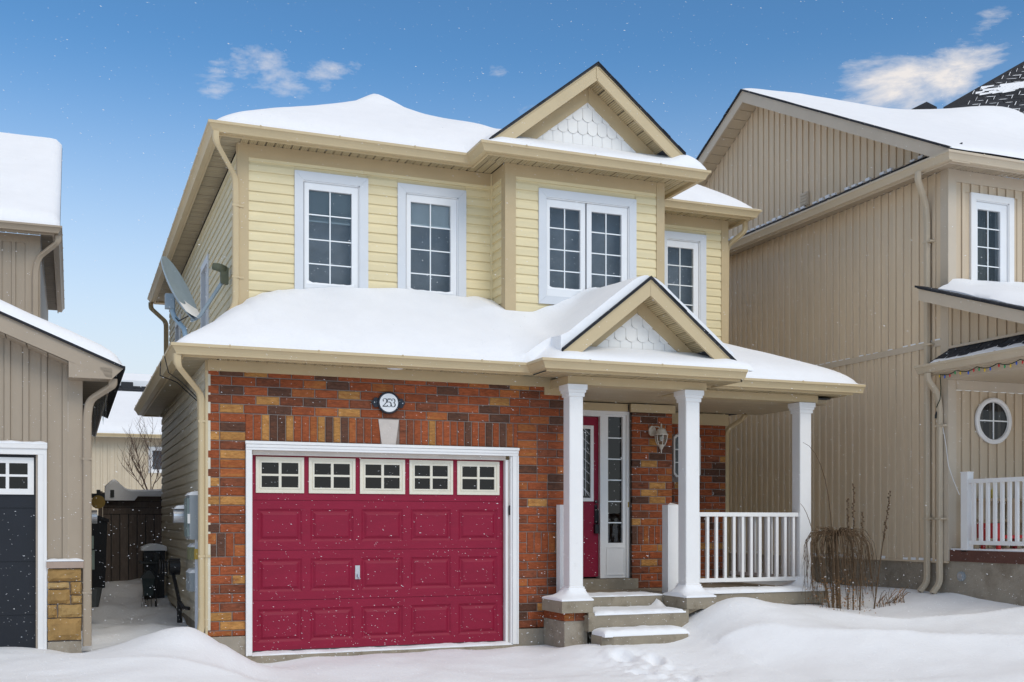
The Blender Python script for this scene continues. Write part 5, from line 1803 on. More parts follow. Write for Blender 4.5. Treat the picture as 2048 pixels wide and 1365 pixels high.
# upper storey further back
yu = 6.98
batten_wall(L, 'x', yu, -1, -6, -1.92, 2.9, 5.72, LEFT, .19, .055)
B('corner_board', LEFTT, L, -1.92, -1.76, yu - .03, yu + .1, 2.5, 5.85)
B('frieze_board', LEFTT, L, -6, -1.921, yu - .028, yu - .001, 5.72, 5.85)
gutter(L, [(-6, 6.65), (-1.56, 6.65), (-1.56, 13.5)], 5.93, LEFTT)
m = MB().box(-6, -1.56, 6.65, 6.67, 5.80, 5.928); m.box(-1.58, -1.56, 6.67, 13.5, 5.80, 5.928)
m.build('fascia_board', LEFTT, L)
soffit(L, 'x', -6, -1.76, 6.67, 6.95, 5.855, LEFTT, .16)
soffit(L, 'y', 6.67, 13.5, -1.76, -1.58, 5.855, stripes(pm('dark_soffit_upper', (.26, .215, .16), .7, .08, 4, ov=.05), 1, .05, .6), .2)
B('upper_side_wall', LEFT, L, -1.79, -1.761, yu + .1, 13.5, 2.9, 5.86)
MB().ext([(-6, 6.60, 5.92), (-1.47, 6.60, 5.92), (-1.47, 10.9, 8.50), (-6, 10.9, 8.50)], (0, 0, -.035)).build('shingle_roof', SHIN, L)
downspout(L, [(-1.50, 6.72, 5.82), (-1.50, 6.72, 5.72), (-1.78, 6.90, 5.50), (-1.83, 6.92, 5.3), (-1.83, 6.92, 3.4)], (1, .2, 0), LEFTT, .09, .065)
# icicles under the eave
IC = glass_mat('ice', (.80, .84, .86), .12, .15)
for i, (x, y, l, lb) in enumerate(((-1.03, 3.4, .50, 'longest clear icicle hanging by itself under the left-hand eave'), (-1.0, 3.2, .18, 'short stub of an icicle just right of the longest one'),
                               (-.98, 2.6, .24, 'leftmost icicle of the small cluster near the left-hand gutter'), (-.955, 2.4, .33, 'middle and longest icicle of the small cluster near the left-hand gutter'),
                               (-.93, 2.2, .28, 'rightmost icicle of the small cluster near the left-hand gutter'))):
    n = 9
    rs = [.021 * (1 - t / n) ** .8 * (1 + .22 * math.sin(t * 2.6 + i)) + .0015 for t in range(n + 1)]
    ic = MB().tube([(x, y, 2.88 - l * t / n) for t in range(n + 1)], rs, 7).build('icicle', IC, None, True)
    tag(ic, lb, 'icicle', 'icicles under the left-hand eave')
# snow on the left house
def ll(x, y):
    e = max(0, min(-.79 - x, y - yk + .03))
    return lr(x) + .03 + .17 * (1 - math.exp(-e / .10)) + .014 * nz(x, y, 2, 5)
snow_sheet('roof_snow', grid(-6, -.795, .07), grid(yk - .035, 6.5, .12), ll, lambda x, y: lr(x) + .026, lambda x, y: True, 'snow on the sloping garage roof at the left edge')
def lu(x, y):
    e = max(0, min(-1.46 - x, y - 6.60))
    return 5.925 + .60 * (y - 6.60) + .15 * (1 - math.exp(-e / .05)) + .02 * nz(x, y, 1.5, 5)
snow_sheet('roof_snow', grid(-6, -1.475, .1), grid(6.60, 10.9, .12), lu, lambda x, y: 5.915 + .60 * (y - 6.60), lambda x, y: True, 'thick snow on the upper roof of the left-hand house')
ledge('ledge_snow', -1.555, -1.19, YL - .085, YL - .031, .958, .03, 'snow on the stone pier cap beside the black garage door', 4)
ledge('ledge_snow', -5, -1.548, YL - .06, YL - .025, 2.198, .03, 'snow along the top of the white casing of the black garage door', 5)

# ================================================================== ALLEY BETWEEN THE HOUSES
FB = pm('fence_wood', (.16, .128, .108), .85, .25, 10, .3, 40, ov=.18, sc=(4, 4, .5))
FN = empty('fence', (-.2, 7.5, .2))
tag(FN, 'tall dark brown board fence at the end of the snowy side yard', 'fence')
for i in range(11):
    x = -.83 + .135 * i
    B('fence_board', FB, FN, x, x + .121, 7.5, 7.522, .05, 1.50 + random.uniform(-.003, .003))
    if random.random() < .0: pass
B('gap_shade_sheet', BLK, FN, -.83, .62, 7.523, 7.54, .05, 1.83)  # added black sheet: stops light between the boards and darkens the gaps
for i in range(3): B('fence_rail', FB, FN, -.83, .62, 7.50, 7.52, 1.51 + .105 * i, 1.51 + .105 * i + .098)
B('fence_post', FB, FN, -.90, -.835, 7.46, 7.55, .05, 1.88)
B('top_rail', FB, FN, -.90, .62, 7.47, 7.55, 1.83, 1.86)
m = MB().box(-1.6, -.72, 7.40, 7.46, 1.765, 1.84)
for x in (-.90, -.69): m.box(x - .03, x + .03, 7.36, 7.40, 1.78, 1.90)
bm = m.build('crossbar', GREYD, FN)
def fsn(x, y):
    return 1.862 + .05 + .17 * math.exp(-((x + .66) / .13) ** 2) + .05 * max(0, x + .2)
snow_sheet('fence_snow', grid(-.80, .62, .05), grid(7.38, 7.62, .06), lambda x, y: fsn(x, y) - 2.2 * (y - 7.5) ** 2, lambda x, y: 1.80 - (.07 if y < 7.45 and x < -.3 else 0), lambda x, y: True, 'wind-shaped snow lying along the top of the dark fence')
# dark things standing against the left house: barrel, meter, box
t = empty('gas_meter', (-1.08, 3.0, 1.2))
tag(t, 'grey round utility meter on the wall of the left-hand house in the side yard', 'meter')
MB().box(-1.20, -1.08, 2.9, 3.1, 1.30, 1.52).build('meter_box', GREY, t)
MB().disc((-1.08, 3.0, 1.44), 'x', .085, .07, 18).build('dial_cover', STEEL, t)
t = MB().box(-1.20, -1.04, 3.0, 3.2, .78, 1.02).box(-1.20, -1.05, 2.98, 3.16, 1.04, 1.2).build('utility_box', pm('sage_plastic', (.22, .27, .23), .6, .08, 6))
tag(t, 'pale green utility box below the round meter in the side yard', 'box')
t = empty('planter_basket', (-1.05, 2.6, .4))
tag(t, 'dark hanging planter on the wall beside the left-hand downspout', 'planter')
MB().lathe((-1.08, 2.6, .34), [(.08, 0), (.12, .22), (.13, .23), (.11, .22)], 12).build('pot', GREYD, t)
MB().tube([(-1.2, 2.6, .75), (-1.08, 2.6, .78), (-1.08, 2.6, .57)], .008, 5).build('bracket', BLK, t)
t = empty('bin', (-.95, 6.3, .28))
tag(t, 'black covered bin standing before the fence in the side yard', 'bin')
MB().ext([(-1.18, 6.1, .2), (-.84, 6.1, .2), (-.80, 6.1, 1.38), (-1.18, 6.1, 1.50)], (0, .5, 0)).build('body', BLK, t)
MB().ext([(-1.18, 6.06, 1.50), (-.78, 6.06, 1.37), (-.78, 6.06, 1.42), (-1.18, 6.06, 1.56)], (0, .58, 0)).build('lid', BLK, t)
t = MB().disc((-.93, 6.05, 1.68), 'y', .10, .3, 16).build('log', pm('cut_wood', (.40, .27, .08), .8, .15, 12))
tag(t, 'sawn round of pale yellow wood above the black bin by the fence', 'log')
# barbecue with snowy lid, pail on a stand
t = empty('barbecue', (-.2, 4.9, .2))
tag(t, 'black barbecue with a snow covered hood against the fence side of the yellow house', 'barbecue')
MB().box(-.34, -.06, 4.85, 5.2, .28, .78).build('cabinet', BLK, t)
MB().box(-.40, -.03, 4.78, 5.2, .78, .81).build('side_shelf', GREYD, t)
MB().box(-.345, -.05, 4.86, 5.2, .81, .97).build('hood', BLK, t)
MB().lathe((-.17, 4.82, .82), [(.065, 0), (.07, .04), (.05, .09), (.012, .125)], 12).build('lantern_globe', GREYD, t)
snow_sheet('barbecue_snow', grid(-.38, -.03, .035), grid(4.82, 5.2, .05), lambda x, y: 1.01 + .05 * math.sin((x + .38) * 8.5) + .012 * nz(x, y, 9, 2), lambda x, y: .965, lambda x, y: True, 'lump of snow on the hood of the black barbecue')
t = empty('pail', (-.30, 4.2, .1))
tag(t, 'dark tapered pail hung on a thin black stand before the barbecue', 'pail')
MB().ext([(-.385, 4.15, .36), (-.265, 4.15, .36), (-.245, 4.15, .60), (-.41, 4.15, .60)], (0, .13, 0)).build('body', pm('pail_green', (.022, .035, .035), .55, .2, 8), t)
MB().ext([(-.43, 4.12, .60), (-.235, 4.12, .60), (-.29, 4.12, .70), (-.36, 4.12, .70)], (0, .19, 0)).build('lid', GREYD, t)
MB().tube([(-.225, 4.2, .08), (-.225, 4.2, .62), (-.30, 4.2, .72)], .014, 6).build('stand', BLK, t)
for k, x in enumerate((-.40, -.36, -.33, -.29)): MB().tube([(x, 4.22, .36), (x + .015 * (k - 1.5), 4.24, .10)], .003, 4).build('twig', BLK, t)

# meters on the west wall of the yellow house
t = empty('electric_meter', (-.07, .75, 1.4))
tag(t, 'grey electric meter cabinet with round glass meter on the yellow house', 'meter')
MB().box(-.15, -.018, .30, .72, 1.19, 1.66).build('cabinet', GREY, t)
MB().box(-.17, -.15, .34, .68, 1.22, 1.63).build('cover', pm('meter_green', (.20, .25, .24), .5, .08, 6), t)
MB().box(-.172, -.145, .295, .30, 1.36, 1.46).build('label_plate', WHTC, t)
MB().disc((-.27, .86, 1.44), 'x', .075, .13, 18).build('meter_glass', STEEL, t)
MB().box(-.15, -.018, .76, .96, 1.32, 1.56).build('meter_socket', GREY, t)
MB().tube([(-.06, .40, 1.19), (-.06, .40, .1)], .026, 8).build('conduit', pm('pale_conduit', (.52, .55, .60), .5, .04, 6), t)
MB().tube([(-.05, .48, 1.19), (-.05, .48, .8)], .02, 8).build('conduit', GREY, t)
for (y0, y1, z0, z1, x, c, lb) in ((.66, .98, .96, 1.10, -.11, pm('olive_box', (.24, .24, .13), .6, .08, 6), 'small olive junction box under the electric meter'),
                                  (.62, 1.02, .62, .82, -.12, GREY, 'grey telecom box with a snowy lid below the olive junction box'),
                                  (.22, .34, .98, 1.09, -.10, pm('ochre_tag', (.50, .34, .06), .6, .08, 6), 'small ochre marker plate beside the conduit on the yellow house')):
    tag(MB().box(x, -.018, y0, y1, z0, z1).build('junction_box', c), lb, 'box')
m = MB()
for (y0, y1, z, x) in ((.30, .72, 1.66, -.16), (.66, .98, 1.10, -.11), (.62, 1.02, .82, -.12), (.78, .95, 1.52, -.26)):
    m.ext([(x - .004, y0, z), (-.018, y0, z), (-.018, y0, z + .05), (x + .03, y0, z + .035)], (0, y1 - y0, 0))
tag(m.build('ledge_snow', SNOW), 'caps of snow on the meter and boxes of the yellow house', 'snow', 'snow lying on the roofs and ledges', 'stuff')
t = empty('gas_regulator', (-.15, 2.0, .8))
tag(t, 'black gas regulator with ribbed vent on the side wall under the lap siding', 'regulator')
MB().disc((-.22, 2.0, .84), 'x', .10, .12, 16).build('diaphragm', BLK, t)
for i in range(4): MB().disc((-.34 + .028 * i, 2.0, .84), 'x', .085, .012, 14).build('vent_ring', BLK, t)
MB().tube([(-.18, 2.0, .78), (-.14, 1.6, .45), (-.13, 1.2, .40), (-.08, 1.1, .40)], .022, 7).build('gas_pipe', BLK, t)
MB().tube([(-.14, 1.6, .45), (-.14, 1.6, .2)], .03, 7).build('valve', BLK, t)
# TV cables on the soffit corner
cb = MB().tube([(-.40, .35, 3.12), (-.36, .35, 2.95), (-.22, .40, 2.86), (-.04, .40, 2.68)], .006, 5).tube([(-.40, .9, 3.14), (-.41, .85, 2.98), (-.25, .6, 2.88), (-.04, .46, 2.66)], .006, 5).build('coax_cable', BLK)
tag(cb, 'pair of thin black cables looping from the gutter to the side wall', 'cable')

# far house behind the fence
Fh = empty('house', (1.5, 28, .5))
tag(Fh, 'beige house seen far behind the fence between the two side walls', 'house')
PALE = pm('pale_vinyl', (.60, .50, .36), .6, .05, 2, ov=.03)
batten_wall(Fh, 'x', 26, -1, -5, 6, .3, 4.12, PALE, .22, .06, holes=[(1.03, 2.4, 2.98, 3.83)])
window_x(Fh, 26, 1.03, 2.4, 2.98, 3.83, .10, [(1.16, 2.27, 3.1, 3.71, [1.72], [])], casing=WHTC)
gutter(Fh, [(-5, 25.6), (6, 25.6)], 4.2, TAN)
MB().ext([(-5, 25.6, 4.19), (6, 25.6, 4.19), (6, 31, 6.6), (-5, 31, 6.6)], (0, 0, -.05)).build('shingle_roof', SHIN, Fh)
sh_n = 0
for i in range(9):
    y0 = 29.0 + .19 * i
    z0 = 4.19 + (y0 - 25.6) * .4463
    x = -1.2 + (.16 if i % 2 else 0)
    while x < 1.8:
        MB().ext([(x, y0, z0 + .045), (x + .29, y0, z0 + .045), (x + .29, y0 + .2, z0 + .10), (x, y0 + .2, z0 + .10)], (0, 0, -.03)).build('shingle', SHIN, Fh)
        x += .32
MB().box(.35, .75, 29.9, 30.2, 6.0, 6.38).build('roof_vent', SHIN, Fh)
snow_sheet('roof_snow', grid(-5, 6, .25), grid(25.55, 29.0, .25), lambda x, y: 4.2 + (y - 25.6) * .4463 + .22 * (1 - math.exp(-(y - 25.5) / .2)) + .03 * nz(x, y, 1, 3), lambda x, y: 4.15 + (y - 25.6) * .44, lambda x, y: True, 'smooth snow on the lower half of the far beige house roof')
snow_sheet('roof_snow', grid(-5, 6, .25), grid(30.2, 31.0, .2), lambda x, y: 4.2 + (y - 25.6) * .4463 + .22, lambda x, y: 4.15 + (y - 25.6) * .44, lambda x, y: True, 'strip of snow along the ridge of the far beige house')
# bare tree behind the fence
tr = empty('tree', (.2, 12, .4))
tag(tr, 'small bare tree with thin upright branches behind the dark fence', 'tree')
BARK = pm('bark', (.16, .10, .075), .9, .2, 12)
def branch(m, p, d, L, r, lev, rn):
    pts = [Vector(p)]
    dv = Vector(d).normalized()
    n = 6
    for i in range(n):
        dv = (dv + Vector((rn.uniform(-.14, .14), rn.uniform(-.14, .14), .10))).normalized()
        pts.append(pts[-1] + dv * L / n)
    m.tube(pts, [r * (1 - .75 * i / n) for i in range(n + 1)], 5)
    if lev:
        for i in range(2, n + 1):
            for _ in range(2 if lev > 1 else 1):
                a = rn.uniform(0, 6.28)
                nd = (dv * .8 + Vector((math.cos(a), math.sin(a) * .6, .3)) * .75).normalized()
                branch(m, pts[i], nd, L * rn.uniform(.38, .6), r * .5, lev - 1, rn)
rn = random.Random(4)
MB().tube([(.22, 12, .3), (.20, 12, 1.2), (.19, 12, 1.95)], [.05, .042, .036], 7).build('trunk', BARK, tr)
m = MB()
for (dx, L_) in ((-.75, .75), (-.35, 1.0), (.10, 1.2), (.35, .8), (-.55, .9)):
    branch(m, (.19, 12, 1.9), (dx, rn.uniform(-.3, .3), 1), L_, .013, 2, rn)
m.build('crown', BARK, tr)
'''END5'''

# ================================================================== SMALL THINGS
# house number
S = empty('house_number_sign', (1.93, -.02, 2.686))
tag(S, 'oval white plaque with black rim reading 253 above the garage door', 'sign')
SBLK = pm('sign_black', (.010, .013, .022), .35, .1, 8)
MB().disc((1.93, -.030, 2.686), 'y', .120, .03, 40, 1.03).build('rim', SBLK, S)
vs, fs = [], []
n = 40
for rr, yy in ((.122, -.030), (.116, -.038), (.106, -.038), (.100, -.031)):
    for k in range(n):
        a = 2 * math.pi * k / n
        vs.append((1.93 + rr * 1.03 * math.cos(a), yy, 2.686 + rr * math.sin(a)))
for i in range(3):
    for k in range(n): fs.append((i * n + k, i * n + (k + 1) % n, (i + 1) * n + (k + 1) % n, (i + 1) * n + k))
MB().add(vs, fs).build('bead', SBLK, S, True)
MB().disc((1.93, -.034, 2.686), 'y', .101, .003, 40, 1.03).build('face', pm('sign_white', (.80, .80, .80), .4, .01, 5), S)
for s in (-1, 1):
    c = 1.93 + s * .148
    pts = [(c - s * .035, .045), (c - s * .008, .054), (c + s * .012, .050), (c + s * .022, .030), (c + s * .042, .0), (c + s * .022, -.030), (c + s * .012, -.050), (c - s * .008, -.054), (c - s * .035, -.045)]
    e = MB().ext([(a, -.022, 2.686 + b) for a, b in pts], (0, .02, 0)).build('ear', SBLK, S)
    MB().disc((c + s * .012, -.027, 2.686), 'y', .006, .005, 10).build('screw', STEEL, S)
# thick-and-thin numerals drawn as strokes so that they need no font file
def stroke(m, pts, ws, y=-.0366):
    P = [Vector((a, b)) for a, b in pts]
    n = len(P)
    Lf, Rt = [], []
    for i in range(n):
        t = (P[min(i + 1, n - 1)] - P[max(i - 1, 0)]).normalized()
        nn = Vector((-t.y, t.x))
        Lf.append(P[i] + nn * ws[i] / 2); Rt.append(P[i] - nn * ws[i] / 2)
    for i in range(n - 1):
        m.ext([(q.x, y, q.y) for q in (Lf[i], Lf[i + 1], Rt[i + 1], Rt[i])], (0, .0025, 0))
def arc(cx, cz, rx, rz, a0, a1, n=14):
    return [(cx + rx * math.cos(math.radians(a0 + (a1 - a0) * i / n)), cz + rz * math.sin(math.radians(a0 + (a1 - a0) * i / n))) for i in range(n + 1)]
def digit(ch, ox, oz, k):
    m = MB()
    T = lambda pts: [(ox + a * k, oz + b * k) for a, b in pts]
    if ch == '2':
        p = arc(0, .72, .25, .26, 165, -35, 14) + [(.12, .42), (-.08, .22), (-.27, .03)]
        w = [.06, .07, .06, .05, .05, .05, .06, .08, .10, .12, .13, .13, .13, .12, .11] + [.09, .07, .06]
        stroke(m, T(p), [v * k for v in w])
        stroke(m, T([(-.28, .055), (0, .055), (.24, .055), (.30, .17)]), [.11 * k, .11 * k, .11 * k, .03 * k])
        stroke(m, T(arc(-.18, .70, .045, .045, 0, 360, 8)), [.06 * k] * 9)
    if ch == '5':
        stroke(m, T([(-.17, .93), (.05, .93), (.24, .95)]), [.12 * k, .12 * k, .09 * k])
        stroke(m, T([(-.16, .96), (-.22, .50)]), [.05 * k, .05 * k])
        p = [(-.22, .50)] + arc(-.03, .30, .27, .29, 110, -150, 16)
        w = [.04, .05, .06, .08, .10, .12, .13, .13, .13, .12, .10, .08, .06, .05, .05, .06, .07, .07]
        stroke(m, T(p), [v * k for v in w])
        stroke(m, T(arc(-.21, .14, .045, .045, 0, 360, 8)), [.06 * k] * 9)
    if ch == '3':
        p = arc(-.02, .74, .22, .24, 160, -75, 14)
        stroke(m, T(p), [v * k for v in [.06, .06, .05, .05, .05, .06, .08, .10, .12, .12, .12, .10, .08, .06, .04]])
        p = arc(-.03, .27, .26, .26, 85, -155, 16)
        stroke(m, T(p), [v * k for v in [.04, .05, .07, .09, .11, .13, .13, .13, .12, .10, .08, .06, .05, .05, .06, .07, .07]])
        stroke(m, T(arc(-.21, .13, .045, .045, 0, 360, 8)), [.06 * k] * 9)
        stroke(m, T(arc(-.18, .78, .045, .045, 0, 360, 8)), [.06 * k] * 9)
    return m
for ch, ox in (('2', 1.884), ('5', 1.933), ('3', 1.980)):
    digit(ch, ox, 2.640, .092).build('numeral', SBLK, S)

# wall lantern
W = empty('wall_lantern', (5.90, 1.08, 2.5))
tag(W, 'cream outdoor lantern mounted on the brick pier beside the front door', 'lantern')
CRM = pm('cream_metal', (.62, .56, .48), .5, .1, 10, dirt=((.38, .30, .17), 14, .56, .72))
MB().disc((5.83, 1.075, 2.58), 'y', .068, .025, 18, .78).build('back_plate', CRM, W)
MB().tube([(5.83, 1.075, 2.60), (5.84, 1.03, 2.635), (5.87, .99, 2.63), (5.895, .975, 2.60)], .010, 6).build('arm', CRM, W)
lc = (5.90, .965, 2.28)
MB().lathe(lc, [(.004, 0), (.008, .02), (.007, .045), (.018, .055), (.026, .075), (.05, .11), (.052, .112)], 12).build('finial', CRM, W, True, 50)
MB().lathe(lc, [(.088, .238), (.092, .25), (.075, .262), (.068, .29), (.05, .318), (.02, .33), (.010, .335), (.012, .35), (.008, .362), (.012, .37), (.005, .395)], 14).build('roof', CRM, W, True, 45)
m = MB()
for k in range(6):
    a = 2 * math.pi * k / 6 + .3
    m.tube([(lc[0] + r * math.cos(a), lc[1] + r * math.sin(a), lc[2] + z) for r, z in ((.050, .112), (.068, .15), (.078, .20), (.082, .242))], .007, 5)
m.build('cage', CRM, W)
MB().lathe(lc, [(.046, .114), (.063, .152), (.072, .20), (.076, .24)], 16).build('glass', glass_mat('frost_glass', (.75, .74, .70), .08, .2), W, True)
MB().lathe(lc, [(.01, .16), (.026, .18), (.028, .21), (.012, .235)], 10).build('lamp_bulb', pm('bulb_white', (.75, .75, .72), .4, .02, 4), W, True)

# keypad on the door jamb
k_ = empty('garage_keypad', (3.43, -.035, 1.5))
tag(k_, 'small black keypad on the right jamb of the garage door casing', 'keypad')
MB().box(3.368, 3.397, .0, .028, 1.455, 1.565).build('body', BLK, k_)
MB().box(3.364, 3.368, .004, .024, 1.475, 1.545).build('buttons', GREYD, k_)

# satellite dish on the garage roof
DS = empty('satellite_dish', (-.05, 2.0, 3.5))
tag(DS, 'grey satellite dish with snow in its bowl at the left roof corner', 'satellite dish')
DGR = pm('dish_grey', (.30, .37, .42), .5, .08, 8)
MB().tube([(-.0, 2.0, 3.40), (-.05, 2.0, 3.70), (-.16, 2.0, 3.83), (-.185, 2.0, 3.90), (-.185, 2.0, 4.06)], .030, 10).build('mast', pm('dish_mast', (.30, .42, .52), .5, .06, 8), DS, True)
# bowl: shallow paraboloid facing right and up
fw = Vector((.80, -.42, .42)).normalized()
up = Vector((-.30, .05, 1)); up = (up - fw * up.dot(fw)).normalized()
rt = up.cross(fw)
dc = Vector((-.16, 1.97, 4.14))
vs, fs = [], []
nr, na = 6, 28
for side in (0, 1):
    for i in range(nr + 1):
        r = i / nr
        for k in range(na):
            a = 2 * math.pi * k / na
            vs.append(dc + rt * (.33 * r * math.cos(a)) + up * (.42 * r * math.sin(a)) + fw * (.075 * r * r - .012 * side))
o2 = (nr + 1) * na
for i in range(nr):
    for k in range(na):
        q = (i * na + k, i * na + (k + 1) % na, (i + 1) * na + (k + 1) % na, (i + 1) * na + k)
        fs += [q, tuple(o2 + j for j in reversed(q))]
for k in range(na): fs.append((nr * na + k, nr * na + (k + 1) % na, o2 + nr * na + (k + 1) % na, o2 + nr * na + k))
MB().add(vs, fs).build('reflector', DGR, DS, True, 50)
MB().box(-.27, -.17, 1.93, 2.06, 3.93, 4.10).build('bracket', DGR, DS)
b0 = dc - up * .40 + fw * .02
b1 = dc + fw * .60 - up * .14
MB().rtube([b0, b0 + fw * .12, b1], rt, .035, .04).build('feed_arm', DGR, DS)
OLV = pm('receiver_olive', (.13, .14, .09), .6, .1, 8)
MB().box(b1.x - .04, b1.x + .05, b1.y - .04, b1.y + .05, b1.z - .05, b1.z + .14).build('receiver', OLV, DS)
MB().tube([b1 + Vector((.02, 0, .11)), b1 + Vector((-.05, 0, .14)), b1 + Vector((-.13, .02, .155))], [.05, .052, .04], 10).build('feed_horn', OLV, DS, True)
MB().tube([(-.18, 2.0, 3.86), (-.12, 1.95, 3.78), (.0, 1.85, 3.84)], .008, 5).build('coax', BLK, DS)
vs, fs = [], []
n1, n2 = 6, 12
for i in range(n1 + 1):
    for k in range(n2 + 1):
        r = .45 + .53 * i / n1
        a = math.radians(232 + 92 * k / n2)
        h = .05 * math.sin(math.pi * k / n2) * (.4 + .6 * i / n1)
        vs.append(dc + rt * (.33 * r * math.cos(a)) + up * (.42 * r * math.sin(a)) + fw * (.075 * r * r + h + .002))
for i in range(n1):
    for k in range(n2):
        a = i * (n2 + 1) + k
        fs.append((a, a + 1, a + n2 + 2, a + n2 + 1))
MB().add(vs, fs).build('bowl_snow', SNOW, DS, True)

# plants in the snow at the right
STEM = pm('stem_brown', (.115, .072, .038), .85, .2, 10)
DRY = pm('dry_leaf', (.30, .15, .055), .8, .2, 14, ov=.1)
rn = random.Random(7)
WS = empty('weeping_shrub', (7.66, -.5, .3))
tag(WS, 'leafless weeping shrub with arching brown twigs beside the porch', 'shrub')
g0 = gz(7.66, -.5)
top = Vector((7.56, -.5, 1.22))
MB().tube([(7.60, -.5, g0 - .05), (7.585, -.5, .6), (7.565, -.5, .95), top], [.03, .026, .022, .02], 8).build('trunk', STEM, WS)
m = MB()
for i in range(125):
    a = rn.uniform(0, 6.28)
    R_x = rn.uniform(.10, .44)
    up_ = rn.uniform(.0, .12)
    dr = rn.uniform(.35, 1.25)
    pts = []
    for t in range(9):
        u = t / 8
        r = R_x * min(1, (u * 2.6)) ** .6 * (1 + .08 * u)
        z = top.z - rn.uniform(0, .02) + up_ * math.sin(min(1, u * 2.6) * math.pi) - dr * max(0, u - .22) ** 1.15
        pts.append((top.x + .09 + (r - .0) * math.cos(a) * 1.05 - .09 * (1 - u), top.y + r * math.sin(a) * .8, max(z, .26) + rn.uniform(-.008, .008)))
    m.tube(pts, [rn.uniform(.0035, .0065) * (1 - .07 * k) for k in range(9)], 4)
    for _ in range(2):
        k = rn.randrange(4, 8)
        p = Vector(pts[k])
        m.tube([p, p + Vector((rn.uniform(-.05, .05), rn.uniform(-.04, .04), -rn.uniform(.08, .22)))], [.003, .0015], 3)
m.build('twigs', STEM, WS)
m = MB()
for i in range(620):
    a = rn.uniform(0, 6.28); r = rn.uniform(.08, .46)
    c = Vector((7.64 + r * math.cos(a), -.5 + r * math.sin(a) * .8, rn.uniform(.22, .70)))
    s = rn.uniform(.012, .030)
    d1 = Vector((rn.uniform(-1, 1), rn.uniform(-1, 1), rn.uniform(-1.6, .2))).normalized() * s
    d2 = Vector((rn.uniform(-1, 1), rn.uniform(-1, 1), rn.uniform(-1, 1))).normalized() * s * .45
    m.add([c, c + d1 * .5 + d2, c + d1, c + d1 * .5 - d2], [(0, 1, 2, 3)])
tag(m.build('withered_leaves', DRY, WS), kind='stuff')
m = MB()
for (x, z) in ((7.60, .78), (7.72, .62), (7.63, .55), (7.30, .70)):
    m.lathe((x, -.62, z), [(.002, -.007), (.010, -.003), (.011, .004), (.003, .010)], 8)
m.build('snow_tufts', SNOW, WS)
# flower stalks
def stalk(x0, x1, z1, bushy, label, lean_y=0):
    zg = gz(x0, -.55) - .03
    n = 10
    pts = [(x0 + (x1 - x0) * (t / n) ** 1.1, -.55 + lean_y * t / n, zg + (z1 - zg) * t / n) for t in range(n + 1)]
    o = empty('dried_stalk', (x0, -.55, zg))
    tag(o, label, 'plant')
    MB().tube(pts, [.011 * (1 - .07 * t) for t in range(n + 1)], 5).build('stem', STEM, o)
    m = MB()
    for k in range(bushy):
        t = 1 - .42 * (k / bushy)
        i = min(int(t * n), n - 1)
        f = t * n - i
        p = Vector(pts[i]) * (1 - f) + Vector(pts[i + 1]) * f
        s = rn.uniform(.010, .019)
        q = p + Vector((rn.uniform(-.018, .018), rn.uniform(-.01, .01), 0))
        m.lathe(q, [(.001, -s), (s * .7, -s * .3), (s * .8, s * .4), (.001, s)], 6)
    m.build('seed_heads', STEM, o)
stalk(7.78, 7.785, 1.85, 30, 'tallest upright dried flower stalk above the weeping shrub')
stalk(7.70, 7.69, 1.66, 24, 'pale upright dried stalk left of the tallest one behind the shrub')
stalk(7.88, 7.925, 1.49, 20, 'short dried seed stalk just right of the weeping shrub top')
stalk(8.10, 8.36, 1.76, 26, 'long leaning dried stalk right of the weeping shrub')
WP = empty('whip_stems', (7.45, -.5, .3))
tag(WP, 'thin bare whip-like stems arching up past the right porch column', 'plant')
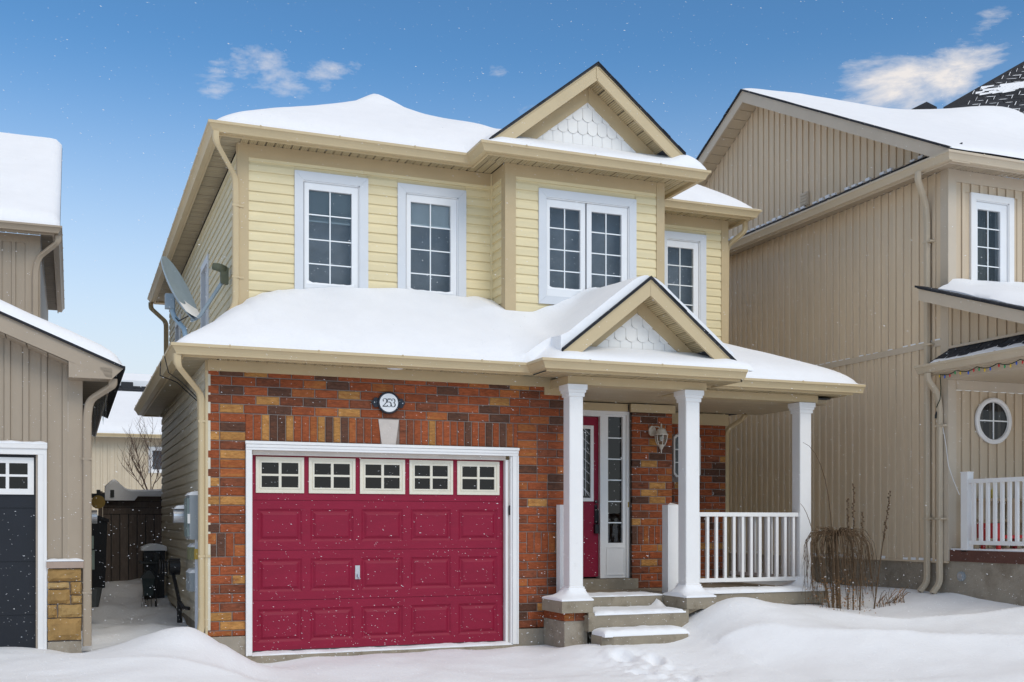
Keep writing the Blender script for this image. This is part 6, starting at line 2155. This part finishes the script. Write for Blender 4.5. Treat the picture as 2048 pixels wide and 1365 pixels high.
for (x0, x1, z1, b) in ((7.50, 7.06, 2.36, .16), (7.46, 7.02, 1.62, .0), (7.47, 7.22, 1.15, .0), (7.52, 7.38, 1.30, .05)):
    pts = [(x0 + (x1 - x0) * t / 10 + b * math.sin(math.pi * t / 10), -.5, .26 + (z1 - .26) * math.sin(t / 10 * math.pi / 2 * (.96 if b else .9))) for t in range(11)]
    MB().tube(pts, [.010 * (1 - .08 * t) for t in range(11)], 5).build('stem', STEM, WP)
GC = empty('dry_grass', (8.45, -.5, .3))
tag(GC, 'low clump of dry bent grass stems right of the weeping shrub', 'plant')
for i in range(34):
    x = 8.17 + rn.uniform(0, .40)
    zg = gz(x, -.5) - .02
    dx, h = rn.uniform(-.03, .16), rn.uniform(.10, .24)
    MB().tube([(x, -.5 + rn.uniform(-.1, .1), zg), (x + dx * .5, -.5, zg + h * .7), (x + dx, -.5, zg + h), (x + dx * 1.2, -.5, zg + h * .96)], [.004, .0035, .003, .002], 4).build('grass_stem', rn.choice((STEM, DRY)), GC)

# falling snow: small loose flakes in the air between the camera and the houses
rn = random.Random(21)
FL = MB()
cp = Vector(cam.location)
fwd = Vector((math.sin(math.radians(21.748)), math.cos(math.radians(21.748)), 0))
rgt = Vector((fwd.y, -fwd.x, 0))
for i in range(17000):
    D_ = 3.8 + 8.6 * rn.random() ** .6
    u = rn.uniform(-.49, .49) * D_ * .98
    z = cp.z + (-.16 + .64 * rn.random() ** 3.2) * D_
    p = cp + fwd * D_ + rgt * u
    if z < .2 or (p.y > -.95): continue
    s = rn.uniform(.0007, .0015)
    e = rn.uniform(2.0, 4.0)
    ax = Vector((1, rn.uniform(-.5, .5), rn.uniform(-.55, .1))).normalized()
    b = ax.cross(Vector((0, 1, .2))).normalized()
    c = ax.cross(b)
    o = Vector((p.x, p.y, z))
    FL.add([o + ax * s * e, o - ax * s * e, o + b * s, o - b * s, o + c * s, o - c * s], [(0, 2, 4), (0, 4, 3), (0, 3, 5), (0, 5, 2), (1, 4, 2), (1, 3, 4), (1, 5, 3), (1, 2, 5)])
tag(FL.build('falling_snow', SNOW), 'fine snowflakes drifting in the air in front of the houses', 'snowflakes', kind='stuff')
